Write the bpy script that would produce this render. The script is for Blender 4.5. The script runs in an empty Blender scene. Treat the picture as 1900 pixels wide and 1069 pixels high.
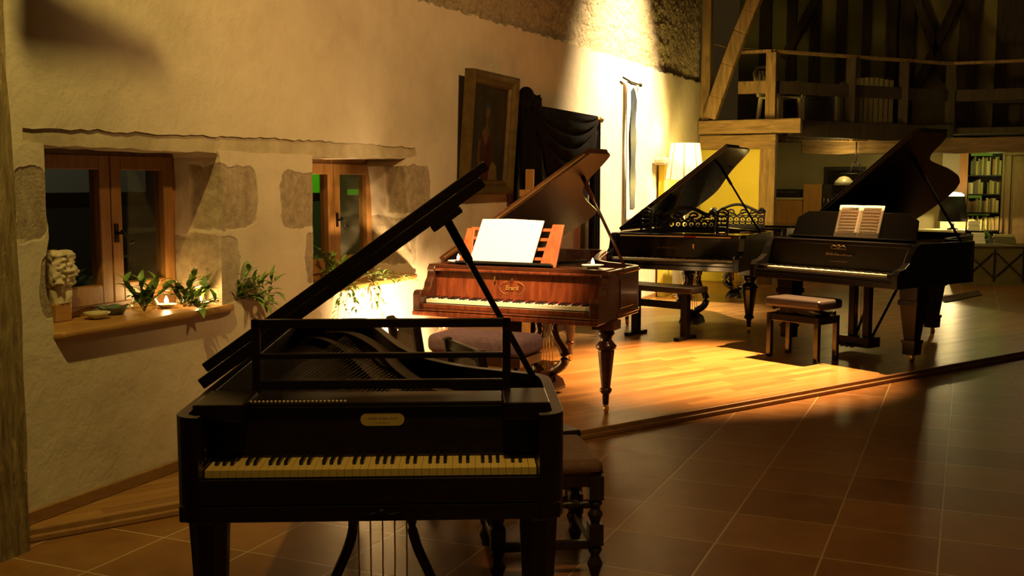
import bpy, math, random
from math import sin, cos, pi, radians, sqrt, atan2
from mathutils import Vector, Matrix, noise
from mathutils.geometry import tessellate_polygon

random.seed(7)
SC = bpy.context.scene
COL = SC.collection

# ------------------------------------------------------------------ camera
FPX, CX, CY, HZ, CAMZ = 1950.0, 950.0, 534.5, 338.0, 1.6
PITCH = math.atan((CY - HZ) / FPX)
YAW = math.atan(850 / FPX * cos(PITCH))
cam_d = bpy.data.cameras.new('camera')
cam_d.sensor_width = 36.0
cam_d.lens = 36.0 * FPX / 1900.0
cam_d.clip_end = 100
cam = bpy.data.objects.new('camera', cam_d)
cam.location = (0, 0, CAMZ)
cam.rotation_euler = (pi / 2 - PITCH, 0, YAW)
COL.objects.link(cam)
SC.camera = cam
CF = Vector((-sin(YAW) * cos(PITCH), cos(YAW) * cos(PITCH), -sin(PITCH)))
CR = Vector((cos(YAW), sin(YAW), 0))
CU = CR.cross(CF)
CO = Vector((0, 0, CAMZ))
def ray(u, v): return CF + CR * ((u - CX) / FPX) - CU * ((v - CY) / FPX)
def atx(u, v, x): d = ray(u, v); return CO + d * (x / d.x)      # point of the plane x = const seen at a pixel
def aty(u, v, y): d = ray(u, v); return CO + d * (y / d.y)
def atz(u, v, z): d = ray(u, v); return CO + d * ((z - CAMZ) / d.z)

# ------------------------------------------------------------------ world, exposure, lights
SC.view_settings.view_transform = 'Standard'
SC.view_settings.look = 'None'
SC.view_settings.exposure = 0.0
SC.view_settings.gamma = 1.0
SC.view_settings.use_curve_mapping = False
w = bpy.data.worlds.new('night'); SC.world = w; w.use_nodes = True
w.node_tree.nodes['Background'].inputs[0].default_value = (1.0, 0.58, 0.17, 1)
w.node_tree.nodes['Background'].inputs[1].default_value = 0.022

def lamp(name, kind, loc, energy, color, target=None, size=0.1, spot=60, blend=0.5):
    d = bpy.data.lights.new(name, kind)
    d.energy = energy; d.color = color
    if kind == 'SPOT':
        d.spot_size = radians(spot); d.spot_blend = blend; d.shadow_soft_size = size
    elif kind == 'POINT': d.shadow_soft_size = size
    elif kind == 'AREA': d.size = size
    o = bpy.data.objects.new(name, d); COL.objects.link(o)
    o.location = loc
    if target is not None:
        o.rotation_euler = (Vector(target) - Vector(loc)).to_track_quat('-Z', 'Y').to_euler()
    return o
lamp('spot_wall_right', 'SPOT', (-1.55, 12.5, 5.6), 6400, (1.0, 0.77, 0.42), (-3.87, 12.35, 2.2), 0.10, 62, 0.95)
lamp('spot_stage_floor', 'SPOT', (-0.3, 10.7, 5.2), 15000, (1.0, 0.55, 0.19), (-1.9, 8.72, 0.05), 0.05, 33, 1.0)
lamp('spot_brown_piano', 'SPOT', (-2.0, 4.3, 4.6), 3200, (1.0, 0.68, 0.33), (-2.95, 6.7, 1.05), 0.05, 18, 0.7)
lamp('spot_under_window', 'SPOT', (-3.30, 6.35, 0.40), 260, (1.0, 0.70, 0.34), (-3.87, 6.6, 0.55), 0.05, 140, 0.8)
lamp('spot_left_window', 'SPOT', (-2.4, 2.2, 4.7), 410, (1.0, 0.74, 0.20), (-3.87, 3.9, 1.9), 0.06, 66, 0.8)
lamp('wash_room', 'SPOT', (0.6, 4.4, 4.7), 740, (1.0, 0.585, 0.21), (-3.87, 6.8, 2.35), 0.15, 72, 1.0)
lamp('ceiling_near', 'SPOT', (-0.7, 1.7, 5.0), 250, (1.0, 0.60, 0.18), (-0.6, 3.2, 0.0), 0.12, 66, 1.0)

# ------------------------------------------------------------------ materials
def mat(name, base=(0.5, 0.5, 0.5), rough=0.5, metal=0.0, coat=0.0, emit=None, estr=0.0, spec=0.5):
    m = bpy.data.materials.new(name); m.use_nodes = True
    b = m.node_tree.nodes['Principled BSDF']
    b.inputs['Base Color'].default_value = (*base, 1)
    b.inputs['Roughness'].default_value = rough
    b.inputs['Metallic'].default_value = metal
    b.inputs['Coat Weight'].default_value = coat
    b.inputs['Coat Roughness'].default_value = 0.08
    b.inputs['Specular IOR Level'].default_value = spec
    if emit:
        b.inputs['Emission Color'].default_value = (*emit, 1)
        b.inputs['Emission Strength'].default_value = estr
    return m
class NT:
    def __init__(s, m): s.t = m.node_tree; s.b = s.t.nodes['Principled BSDF']
    def n(s, typ, **kw):
        x = s.t.nodes.new(typ)
        for k, v in kw.items(): setattr(x, k, v)
        return x
    def l(s, a, b): s.t.links.new(a, b)
    def math(s, op, a, b=None, clamp=False):
        x = s.n('ShaderNodeMath', operation=op); x.use_clamp = clamp
        for i, q in enumerate((a, b)):
            if q is None: continue
            if isinstance(q, (int, float)): x.inputs[i].default_value = q
            else: s.l(q, x.inputs[i])
        return x.outputs[0]
    def coord(s, out='Object'): return s.n('ShaderNodeTexCoord').outputs[out]
    def mapping(s, vec, scale=(1, 1, 1), rot=(0, 0, 0), loc=(0, 0, 0)):
        x = s.n('ShaderNodeMapping'); s.l(vec, x.inputs[0])
        x.inputs['Scale'].default_value = scale; x.inputs['Rotation'].default_value = rot; x.inputs['Location'].default_value = loc
        return x.outputs[0]
    def noise(s, vec, scale=5, detail=4, rough=0.55, dist=0.0):
        x = s.n('ShaderNodeTexNoise'); s.l(vec, x.inputs['Vector'])
        x.inputs['Scale'].default_value = scale; x.inputs['Detail'].default_value = detail
        x.inputs['Roughness'].default_value = rough; x.inputs['Distortion'].default_value = dist
        return x.outputs['Fac']
    def ramp(s, fac, stops):
        x = s.n('ShaderNodeValToRGB'); s.l(fac, x.inputs[0])
        e = x.color_ramp.elements
        while len(e) < len(stops): e.new(0.5)
        for i, (p, c) in enumerate(stops): e[i].position = p; e[i].color = (*c, 1)
        return x.outputs[0]
    def mix(s, fac, a, b, mode='MIX'):
        x = s.n('ShaderNodeMix', data_type='RGBA', blend_type=mode)
        for i, q in ((0, fac), (6, a), (7, b)):
            if isinstance(q, (int, float)): x.inputs[i].default_value = q
            elif isinstance(q, tuple): x.inputs[i].default_value = (*q, 1)
            else: s.l(q, x.inputs[i])
        return x.outputs[2]
    def bump(s, h, strength=0.5, dist=0.02):
        x = s.n('ShaderNodeBump'); s.l(h, x.inputs['Height'])
        x.inputs['Strength'].default_value = strength; x.inputs['Distance'].default_value = dist
        s.l(x.outputs[0], s.b.inputs['Normal'])
    def color(s, c): s.l(c, s.b.inputs['Base Color'])

def wood(name, dark, light, rough=0.35, scale=(1, 12, 12), coat=0.0, bump=0.05, ns=3.0):
    m = mat(name, light, rough, coat=coat); t = NT(m)
    v = t.mapping(t.coord(), scale)
    f = t.noise(v, ns, 6, 0.6, 0.6)
    t.color(t.ramp(f, [(0.3, dark), (0.7, light)]))
    if bump: t.bump(f, bump, 0.01)
    return m
def mottled(name, a, b, scale=6, rough=0.8, bump=0.3, bdist=0.01, detail=5, metal=0.0):
    m = mat(name, a, rough, metal, spec=(0.05 if 'cloth' in name or 'canvas' in name or 'painted' in name else 0.5)); t = NT(m)
    f = t.noise(t.coord(), scale, detail, 0.6)
    t.color(t.ramp(f, [(0.3, a), (0.7, b)]))
    if bump: t.bump(f, bump, bdist)
    return m
M = {}
M['rosewood'] = wood('rosewood', (0.005, 0.0025, 0.0015), (0.014, 0.006, 0.003), 0.32, (2, 10, 10), bump=0.02)
M['band_brown'] = wood('bridge_wood', (0.05, 0.028, 0.012), (0.11, 0.062, 0.028), 0.45, (8, 2, 3), bump=0.02)
M['near_board'] = wood('near_soundboard_wood', (0.085, 0.043, 0.016), (0.16, 0.085, 0.034), 0.6, (10, 1.5, 3), bump=0.03)
M['rosewood_in'] = wood('soundboard_wood', (0.05, 0.025, 0.010), (0.10, 0.05, 0.02), 0.6, (10, 1.5, 3), bump=0.03)
M['mahogany'] = wood('mahogany', (0.075, 0.014, 0.006), (0.20, 0.045, 0.014), 0.22, (9, 9, 1.2), coat=0.4, bump=0.01)
M['mahogany_dark'] = wood('mahogany_dark', (0.035, 0.010, 0.005), (0.085, 0.022, 0.008), 0.25, (2, 8, 8), coat=0.3, bump=0.01)
M['mahogany_lid'] = wood('mahogany_lid', (0.022, 0.006, 0.003), (0.055, 0.015, 0.006), 0.35, (8, 2, 8), bump=0.01)
M['desk_red'] = wood('red_desk_wood', (0.22, 0.045, 0.012), (0.38, 0.09, 0.025), 0.35, (8, 8, 1.5), bump=0.01)
M['black'] = mat('black_polish', (0.006, 0.0055, 0.005), 0.12, coat=0.5)
M['black_satin'] = mat('black_satin', (0.006, 0.0055, 0.004), 0.4, spec=0.3)
M['black_aged'] = mat('black_aged', (0.005, 0.0045, 0.004), 0.28, spec=0.22)
M['ivory'] = mat('ivory', (0.74, 0.56, 0.14), 0.35)
M['ivory_white'] = mat('ivory_white', (0.80, 0.72, 0.52), 0.3)
M['ebony'] = mat('ebony', (0.004, 0.004, 0.004), 0.35)
M['brass'] = mat('brass', (0.65, 0.42, 0.13), 0.3, 1.0)
M['gold_plate'] = mottled('gold_frame_paint', (0.34, 0.19, 0.05), (0.45, 0.27, 0.08), 8, 0.4, 0.02)
M['steel'] = mat('string_steel', (0.35, 0.28, 0.2), 0.35, 1.0)
M['iron'] = mat('black_iron', (0.012, 0.010, 0.008), 0.5, 0.6)
M['paper'] = mat('paper', (0.85, 0.8, 0.68), 0.7)
M['ink'] = mat('ink', (0.22, 0.17, 0.12), 0.8)
M['gilt_text'] = mat('gilt_letter', (0.42, 0.22, 0.05), 0.5, 0.5)
M['felt'] = mat('white_felt', (0.75, 0.68, 0.5), 0.9)
M['red_felt'] = mat('red_felt', (0.45, 0.02, 0.05), 0.9)
M['purple'] = mottled('purple_velvet', (0.20, 0.11, 0.17), (0.30, 0.18, 0.25), 25, 0.85, 0.2)
M['darkfabric'] = mottled('black_cloth', (0.005, 0.0035, 0.0035), (0.010, 0.007, 0.006), 12, 0.95, 0.2)
M['darkwood'] = wood('dark_oak', (0.012, 0.006, 0.003), (0.035, 0.017, 0.008), 0.4, (8, 8, 1.5))
M['seat_brown'] = mottled('brown_upholstery', (0.14, 0.07, 0.035), (0.2, 0.10, 0.05), 30, 0.7, 0.2)
M['leather'] = mat('black_leather', (0.03, 0.022, 0.022), 0.35)
M['pine'] = wood('window_wood', (0.18, 0.078, 0.017), (0.32, 0.15, 0.038), 0.4, (8, 8, 1.2))
M['sill'] = wood('sill_oak', (0.30, 0.14, 0.035), (0.46, 0.24, 0.07), 0.3, (10, 1.5, 10))
M['timber'] = wood('old_timber', (0.13, 0.07, 0.022), (0.34, 0.20, 0.07), 0.8, (7, 7, 0.8), bump=0.5)
M['timber_h'] = wood('old_timber_level', (0.13, 0.07, 0.022), (0.34, 0.20, 0.07), 0.8, (0.9, 7, 7), bump=0.5)
M['timber_rough'] = mat('cracked_timber', (0.3, 0.2, 0.08), 0.9); _t = NT(M['timber_rough'])
_f = _t.noise(_t.mapping(_t.coord(), (3, 3, 0.7)), 9, 8, 0.75, 1.2); _g = _t.noise(_t.mapping(_t.coord(), (14, 14, 1.2)), 3, 4, 0.6)
_t.color(_t.ramp(_t.math('ADD', _t.math('MULTIPLY', _f, 0.6), _t.math('MULTIPLY', _g, 0.4)), [(0.30, (0.03, 0.018, 0.006)), (0.40, (0.24, 0.15, 0.05)), (0.60, (0.50, 0.36, 0.15))]))
_t.bump(_t.math('ADD', _f, _g), 0.9, 0.03)
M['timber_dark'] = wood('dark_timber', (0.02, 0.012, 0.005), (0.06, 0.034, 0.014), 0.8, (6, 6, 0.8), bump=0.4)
M['orange_wood'] = wood('orange_wood', (0.50, 0.24, 0.05), (0.64, 0.34, 0.09), 0.4, (8, 8, 1))
M['lintel'] = mottled('lintel_stone', (0.36, 0.28, 0.17), (0.56, 0.46, 0.30), 5, 0.9, 0.6, 0.02, 8)
M['carved'] = mottled('carved_stone', (0.42, 0.34, 0.2), (0.6, 0.5, 0.32), 9, 0.9, 0.5, 0.02, 8)
M['yellow_wall'] = mottled('yellow_plaster', (0.62, 0.47, 0.05), (0.70, 0.55, 0.08), 2.5, 0.9, 0.15)
M['beige_wall'] = mottled('beige_plaster', (0.42, 0.36, 0.18), (0.5, 0.43, 0.23), 2.5, 0.9, 0.1)
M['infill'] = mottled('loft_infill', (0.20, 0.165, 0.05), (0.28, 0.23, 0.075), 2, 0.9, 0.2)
M['gilt'] = mottled('gilt_frame', (0.075, 0.046, 0.008), (0.15, 0.095, 0.017), 14, 0.5, 0.4, 0.01, 6, 0.3)
M['canvas'] = mottled('dark_canvas', (0.018, 0.014, 0.008), (0.05, 0.034, 0.014), 3, 0.5, 0.02)
M['skin_paint'] = mottled('painted_skin', (0.075, 0.036, 0.014), (0.12, 0.058, 0.024), 8, 0.6, 0)
M['dress_paint'] = mottled('painted_dress', (0.035, 0.010, 0.005), (0.06, 0.017, 0.008), 8, 0.5, 0)
M['hair_paint'] = mat('painted_hair', (0.012, 0.008, 0.005), 0.5)
M['shawl_paint'] = mottled('painted_shawl', (0.10, 0.06, 0.02), (0.16, 0.10, 0.035), 8, 0.5, 0)
M['blue_paint'] = mottled('blue_black_paint', (0.003, 0.004, 0.008), (0.03, 0.045, 0.07), 4, 0.6, 0)
M['banner'] = mottled('banner_cloth', (0.70, 0.64, 0.5), (0.8, 0.74, 0.6), 5, 0.9, 0.05)
M['leaf'] = mottled('green_leaf', (0.10, 0.19, 0.03), (0.22, 0.34, 0.06), 20, 0.45, 0)
M['leaf_light'] = mottled('pale_leaf', (0.14, 0.2, 0.03), (0.24, 0.3, 0.06), 20, 0.45, 0)
M['stem'] = mat('stem', (0.10, 0.075, 0.03), 0.7)
M['porcelain'] = mat('white_porcelain', (0.78, 0.72, 0.6), 0.25)
M['glaze_green'] = mottled('green_glaze', (0.06, 0.10, 0.07), (0.16, 0.20, 0.14), 20, 0.25, 0.05)
M['glaze_pale'] = mottled('pale_glaze', (0.35, 0.30, 0.13), (0.5, 0.44, 0.22), 15, 0.2, 0.05)
M['wax'] = mat('candle_wax', (0.85, 0.75, 0.5), 0.4, emit=(1, 0.6, 0.2), estr=0.6)
M['flame'] = mat('flame', (1, 0.8, 0.4), 0.5, emit=(1.0, 0.75, 0.35), estr=60)
M['shade_lit'] = mat('lit_lamp_shade', (0.8, 0.7, 0.4), 0.8, emit=(1.0, 0.80, 0.36), estr=1.35)
M['shade_seam'] = mat('shade_seam', (0.45, 0.3, 0.1), 0.8, emit=(1.0, 0.6, 0.2), estr=0.35)
M['shade_top'] = mat('lit_shade_opening', (0.9, 0.8, 0.6), 0.8, emit=(1.0, 0.82, 0.45), estr=9)
M['shade_black'] = mat('black_lamp_shade', (0.012, 0.010, 0.008), 0.7)
M['plastic'] = mat('cream_plastic', (0.5, 0.42, 0.24), 0.5)
M['slat'] = mat('cream_slat', (0.42, 0.36, 0.17), 0.7)
M['orange_side'] = wood('bookcase_wood', (0.42, 0.18, 0.05), (0.52, 0.24, 0.075), 0.5, (8, 8, 1))
M['dark_cabinet'] = mat('dark_cabinet', (0.012, 0.010, 0.006), 0.5)
M['door_wood'] = wood('door_wood', (0.22, 0.14, 0.055), (0.33, 0.21, 0.09), 0.5, (8, 8, 1))
M['panel'] = mottled('panel_paint', (0.10, 0.08, 0.03), (0.15, 0.115, 0.045), 4, 0.6, 0.05)
M['milk_glass'] = mat('milk_glass', (0.35, 0.32, 0.24), 0.25)
M['cream_trim'] = mat('cream_trim', (0.6, 0.55, 0.32), 0.6)
for i, c in enumerate([(0.46, 0.38, 0.12), (0.34, 0.31, 0.07), (0.58, 0.48, 0.22), (0.32, 0.16, 0.06), (0.12, 0.11, 0.04), (0.48, 0.32, 0.14)]):
    M['book%d' % i] = mat('book_cover_%s' % 'abcdef'[i], c, 0.6)
M['green_box'] = mat('green_box', (0.14, 0.30, 0.03), 0.7)
M['rug'] = mottled('dark_rug', (0.05, 0.03, 0.015), (0.09, 0.05, 0.02), 30, 0.95, 0.2)
M['night_wall'] = mat('outdoor_wall', (0.03, 0.03, 0.028), 0.9)
M['green_wall'] = mat('outdoor_green_wall', (0.12, 0.5, 0.02), 0.9)

def glass_mat(name, tint, rough=0.02):
    m = bpy.data.materials.new(name); m.use_nodes = True
    t = m.node_tree; t.nodes.clear()
    out = t.nodes.new('ShaderNodeOutputMaterial'); mx = t.nodes.new('ShaderNodeMixShader')
    tr = t.nodes.new('ShaderNodeBsdfTransparent'); gl = t.nodes.new('ShaderNodeBsdfGlossy')
    lw = t.nodes.new('ShaderNodeLayerWeight'); lw.inputs[0].default_value = 0.5
    pw = t.nodes.new('ShaderNodeMath'); pw.operation = 'POWER'; pw.inputs[1].default_value = 3.0
    ma = t.nodes.new('ShaderNodeMath'); ma.operation = 'MULTIPLY_ADD'; ma.inputs[1].default_value = 0.5; ma.inputs[2].default_value = 0.04
    tr.inputs[0].default_value = (*tint, 1); gl.inputs['Roughness'].default_value = rough
    t.links.new(lw.outputs['Facing'], pw.inputs[0]); t.links.new(pw.outputs[0], ma.inputs[0]); t.links.new(ma.outputs[0], mx.inputs[0])
    t.links.new(tr.outputs[0], mx.inputs[1]); t.links.new(gl.outputs[0], mx.inputs[2]); t.links.new(mx.outputs[0], out.inputs[0])
    return m
M['glass'] = glass_mat('window_glass', (0.92, 0.95, 0.92))
M['clear'] = glass_mat('clear_glass', (0.90, 0.93, 0.85))

# ------------------------------------------------------------------ mesh helpers
class MB:
    def __init__(s): s.v = []; s.f = []; s.sm = []; s.mi = []; s.cur = 0
    def add(s, vs, fs, smooth=False):
        o = len(s.v); s.v += [tuple(q) for q in vs]
        for f in fs: s.f.append(tuple(i + o for i in f)); s.sm.append(smooth); s.mi.append(s.cur)
        return s
    def box(s, x0, y0, z0, x1, y1, z1):
        vs = [(x0, y0, z0), (x1, y0, z0), (x1, y1, z0), (x0, y1, z0), (x0, y0, z1), (x1, y0, z1), (x1, y1, z1), (x0, y1, z1)]
        return s.add(vs, [(0, 3, 2, 1), (4, 5, 6, 7), (0, 1, 5, 4), (1, 2, 6, 5), (2, 3, 7, 6), (3, 0, 4, 7)])
    def prism(s, poly, a, b, plane='xy', smooth=False):
        def P(u, v, h): return (u, v, h) if plane == 'xy' else ((u, h, v) if plane == 'xz' else (h, u, v))
        n = len(poly)
        vs = [P(u, v, a) for u, v in poly] + [P(u, v, b) for u, v in poly]
        s.add(vs, [tuple(range(n - 1, -1, -1)), tuple(range(n, 2 * n))])
        o = len(s.v) - 2 * n
        for i in range(n):
            j = (i + 1) % n
            s.f.append((o + i, o + j, o + n + j, o + n + i)); s.sm.append(smooth); s.mi.append(s.cur)
        return s
    def bar(s, p0, p1, wd, ht, up=(0, 0, 1), wd2=None, ht2=None):
        p0 = Vector(p0); p1 = Vector(p1); d = (p1 - p0).normalized(); up = Vector(up)
        if abs(d.dot(up)) > 0.98: up = Vector((0, 1, 0))
        r = d.cross(up).normalized(); u = r.cross(d)
        wd2 = wd if wd2 is None else wd2; ht2 = ht if ht2 is None else ht2
        vs = []
        for p, a, b in ((p0, wd, ht), (p1, wd2, ht2)):
            for q, e in ((-1, -1), (1, -1), (1, 1), (-1, 1)): vs.append(p + r * (q * a / 2) + u * (e * b / 2))
        return s.add(vs, [(3, 2, 1, 0), (4, 5, 6, 7), (0, 1, 5, 4), (1, 2, 6, 5), (2, 3, 7, 6), (3, 0, 4, 7)])
    def tube(s, pts, r, n=8, closed=False):
        pts = [Vector(p) for p in pts]; m = len(pts)
        rs = r if isinstance(r, (list, tuple)) else [r] * m
        vs = []; fs = []
        ref = Vector((0, 0, 1))
        for i, p in enumerate(pts):
            if closed: d = pts[(i + 1) % m] - pts[i - 1]
            else: d = pts[min(i + 1, m - 1)] - pts[max(i - 1, 0)]
            d = d.normalized() if d.length > 1e-9 else Vector((0, 0, 1))
            a = d.cross(ref)
            if a.length < 0.05: a = d.cross(Vector((0, 1, 0)))
            a.normalize(); b = a.cross(d)
            for k in range(n):
                t = 2 * pi * k / n; vs.append(p + a * (rs[i] * cos(t)) + b * (rs[i] * sin(t)))
        for i in range(m if closed else m - 1):
            for k in range(n):
                j = (i + 1) % m; fs.append((i * n + k, i * n + (k + 1) % n, j * n + (k + 1) % n, j * n + k))
        s.add(vs, fs, True)
        if not closed:
            o = len(s.v) - m * n
            s.f.append(tuple(o + k for k in range(n - 1, -1, -1))); s.f.append(tuple(o + (m - 1) * n + k for k in range(n)))
            s.sm += [False, False]; s.mi += [s.cur] * 2
        return s
    def lathe(s, prof, c=(0, 0, 0), n=20, smooth=True, axis='z', rot=0.0):
        vs = []; fs = []; m = len(prof)
        for r, z in prof:
            for k in range(n):
                t = 2 * pi * k / n + rot; x, y = r * cos(t), r * sin(t)
                vs.append((c[0] + x, c[1] + y, c[2] + z) if axis == 'z' else ((c[0] + z, c[1] + x, c[2] + y) if axis == 'x' else (c[0] + y, c[1] + z, c[2] + x)))
        for i in range(m - 1):
            for k in range(n): fs.append((i * n + k, i * n + (k + 1) % n, (i + 1) * n + (k + 1) % n, (i + 1) * n + k))
        s.add(vs, fs, smooth)
        o = len(s.v) - m * n
        if prof[0][0] > 1e-4: s.f.append(tuple(o + k for k in range(n - 1, -1, -1))); s.sm.append(False); s.mi.append(s.cur)
        if prof[-1][0] > 1e-4: s.f.append(tuple(o + (m - 1) * n + k for k in range(n))); s.sm.append(False); s.mi.append(s.cur)
        return s
    def grid(s, nu, nv, fn, smooth=True):
        vs = [fn(i / nu, j / nv) for i in range(nu + 1) for j in range(nv + 1)]
        fs = [(i * (nv + 1) + j, (i + 1) * (nv + 1) + j, (i + 1) * (nv + 1) + j + 1, i * (nv + 1) + j + 1) for i in range(nu) for j in range(nv)]
        return s.add(vs, fs, smooth)
    def ball(s, c, rx, ry, rz, n=12, m=8):
        vs = [(c[0], c[1], c[2] - rz)]
        for j in range(1, m):
            a = -pi / 2 + pi * j / m
            for k in range(n): t = 2 * pi * k / n; vs.append((c[0] + rx * cos(a) * cos(t), c[1] + ry * cos(a) * sin(t), c[2] + rz * sin(a)))
        vs.append((c[0], c[1], c[2] + rz)); fs = []
        for k in range(n): fs.append((0, 1 + (k + 1) % n, 1 + k)); fs.append((len(vs) - 1, len(vs) - 1 - n + k, len(vs) - 1 - n + (k + 1) % n))
        for j in range(m - 2):
            for k in range(n):
                a = 1 + j * n; fs.append((a + k, a + (k + 1) % n, a + n + (k + 1) % n, a + n + k))
        return s.add(vs, fs, True)
    def xf(s, fn): s.v = [tuple(fn(Vector(q))) for q in s.v]; return s
    def mesh(s, name, mats):
        me = bpy.data.meshes.new(name); me.from_pydata(s.v, [], s.f)
        me.polygons.foreach_set('use_smooth', s.sm); me.polygons.foreach_set('material_index', s.mi)
        for m in (mats if isinstance(mats, (list, tuple)) else [mats]): me.materials.append(m)
        me.validate(); me.update()
        return me
    def build(s, name, mats, parent=None, bevel=0.0, solid=0.0, segs=2):
        o = bpy.data.objects.new(name, s.mesh(name, mats)); COL.objects.link(o)
        if parent: o.parent = parent
        if solid:
            k = o.modifiers.new('thick', 'SOLIDIFY'); k.thickness = solid; k.offset = 0
        if bevel:
            k = o.modifiers.new('bevel', 'BEVEL'); k.width = bevel; k.segments = segs; k.limit_method = 'ANGLE'; k.angle_limit = radians(40)
        return o
def thing(name, label, cat, loc=(0, 0, 0), rz=0.0, group=None, scale=1.0):
    o = bpy.data.objects.new(name, None); COL.objects.link(o)
    o.location = loc; o.rotation_euler = (0, 0, rz); o.scale = (scale,) * 3
    o.empty_display_size = 0.1
    return tag(o, label, cat, group)
def tag(o, label, cat, group=None):
    o['label'] = label; o['category'] = cat
    if group: o['group'] = group
    return o
def struct(o): o['kind'] = 'structure'; return o
def inst(name, me, parent, loc=(0, 0, 0), rot=None):
    o = bpy.data.objects.new(name, me); COL.objects.link(o)
    if parent: o.parent = parent
    o.location = loc
    if rot: o.rotation_euler = rot
    return o
def bez(p0, p1, p2, p3, n=12):
    out = []
    for i in range(n + 1):
        t = i / n; a = (1 - t) ** 3; b = 3 * t * (1 - t) ** 2; c = 3 * t * t * (1 - t); d = t ** 3
        out.append(tuple(a * p0[k] + b * p1[k] + c * p2[k] + d * p3[k] for k in range(len(p0))))
    return out
def text_mesh(body, size, extrude=0.0008, shear=0.0, bold=0.0):
    cu = bpy.data.curves.new('txt', 'FONT'); cu.body = body; cu.size = size; cu.extrude = extrude
    cu.align_x = 'CENTER'; cu.align_y = 'CENTER'; cu.shear = shear; cu.offset = bold
    o = bpy.data.objects.new('txt', cu); COL.objects.link(o)
    dg = bpy.context.evaluated_depsgraph_get(); dg.update()
    me = bpy.data.meshes.new_from_object(o.evaluated_get(dg))
    bpy.data.objects.remove(o); bpy.data.curves.remove(cu)
    return me

# ------------------------------------------------------------------ the setting: floor and stage
XW = -3.87                      # face of the plastered wall
def floor_mat():
    m = mat('terracotta_tiles', (0.3, 0.13, 0.05), 0.32, spec=0.3); t = NT(m)
    c = t.coord()
    sx = t.n('ShaderNodeSeparateXYZ'); t.l(c, sx.inputs[0])
    def line(o, off):
        a = t.math('DIVIDE', t.math('ADD', o, off), 0.46)
        fr = t.math('FRACT', a)
        return t.math('MINIMUM', fr, t.math('SUBTRACT', 1.0, fr)), t.math('FLOOR', a)
    lx, ix = line(sx.outputs[0], 46.0 + 0.06); ly, iy = line(sx.outputs[1], 46.0 - 3.61)
    d = t.math('MINIMUM', lx, ly)
    cell = t.n('ShaderNodeCombineXYZ'); t.l(ix, cell.inputs[0]); t.l(iy, cell.inputs[1])
    wn = t.n('ShaderNodeTexWhiteNoise'); t.l(cell.outputs[0], wn.inputs[0])
    nz = t.noise(c, 5, 6, 0.65)
    f = t.math('ADD', t.math('MULTIPLY', nz, 0.75), t.math('MULTIPLY', wn.outputs['Value'], 0.25))
    tile = t.ramp(f, [(0.25, (0.15, 0.06, 0.014)), (0.55, (0.25, 0.11, 0.028)), (0.8, (0.34, 0.165, 0.05))])
    g = t.math('LESS_THAN', d, 0.009)
    t.color(t.mix(g, tile, (0.42, 0.32, 0.17)))
    r = t.n('ShaderNodeMapRange'); t.l(nz, r.inputs[0]); r.inputs[3].default_value = 0.27; r.inputs[4].default_value = 0.48
    t.l(r.outputs[0], t.b.inputs['Roughness'])
    h = t.math('MULTIPLY', t.math('MINIMUM', d, 0.02), 20.0)
    t.bump(t.math('ADD', h, t.math('MULTIPLY', nz, 0.5)), 0.25, 0.006)
    return m
def plank_mat():
    m = mat('stage_planks', (0.35, 0.17, 0.05), 0.34, spec=0.4); t = NT(m)
    ang = atan2(0.861, 0.509)
    v = t.mapping(t.coord(), rot=(0, 0, -ang))
    sx = t.n('ShaderNodeSeparateXYZ'); t.l(v, sx.inputs[0])
    row = t.math('DIVIDE', sx.outputs[1], 0.085)
    ri = t.math('FLOOR', row); fr = t.math('FRACT', row)
    wn = t.n('ShaderNodeTexWhiteNoise', noise_dimensions='1D'); t.l(ri, wn.inputs['W'])
    sh = t.math('ADD', t.math('DIVIDE', sx.outputs[0], 0.7), t.math('MULTIPLY', wn.outputs['Value'], 7.0))
    cell = t.n('ShaderNodeCombineXYZ'); t.l(ri, cell.inputs[0]); t.l(t.math('FLOOR', sh), cell.inputs[1])
    wn2 = t.n('ShaderNodeTexWhiteNoise'); t.l(cell.outputs[0], wn2.inputs[0])
    g = t.noise(t.mapping(v, (1.6, 28, 1)), 2.2, 5, 0.6, 0.4)
    f = t.math('ADD', t.math('MULTIPLY', g, 0.6), t.math('MULTIPLY', wn2.outputs['Value'], 0.4))
    c = t.ramp(f, [(0.2, (0.20, 0.085, 0.022)), (0.55, (0.34, 0.165, 0.05)), (0.85, (0.44, 0.23, 0.08))])
    gap = t.math('LESS_THAN', t.math('MINIMUM', fr, t.math('SUBTRACT', 1.0, fr)), 0.025)
    t.color(t.mix(t.math('MULTIPLY', gap, 0.7), c, (0.07, 0.03, 0.01)))
    t.bump(t.math('SUBTRACT', g, gap), 0.12, 0.004)
    return m
M['tiles'] = floor_mat(); M['planks'] = plank_mat()
b = MB(); b.box(-5.2, -2.5, -0.1, 6.5, 22, 0.0); struct(b.build('floor', M['tiles']))
PL = 0.05
E0 = Vector((-3.87, 3.24)); E1 = Vector((1.696, 12.65)); ED = (E1 - E0).normalized(); EN = Vector((ED.y, -ED.x))
plat = [tuple(E0), tuple(E1), (-0.667, 15.009), (-1.2, 15.56), (-1.2, 16.4), (-3.87, 16.4)]
b = MB(); b.prism(plat, 0.0005, PL)
stage = struct(b.build('floor_stage', M['planks']))
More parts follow.
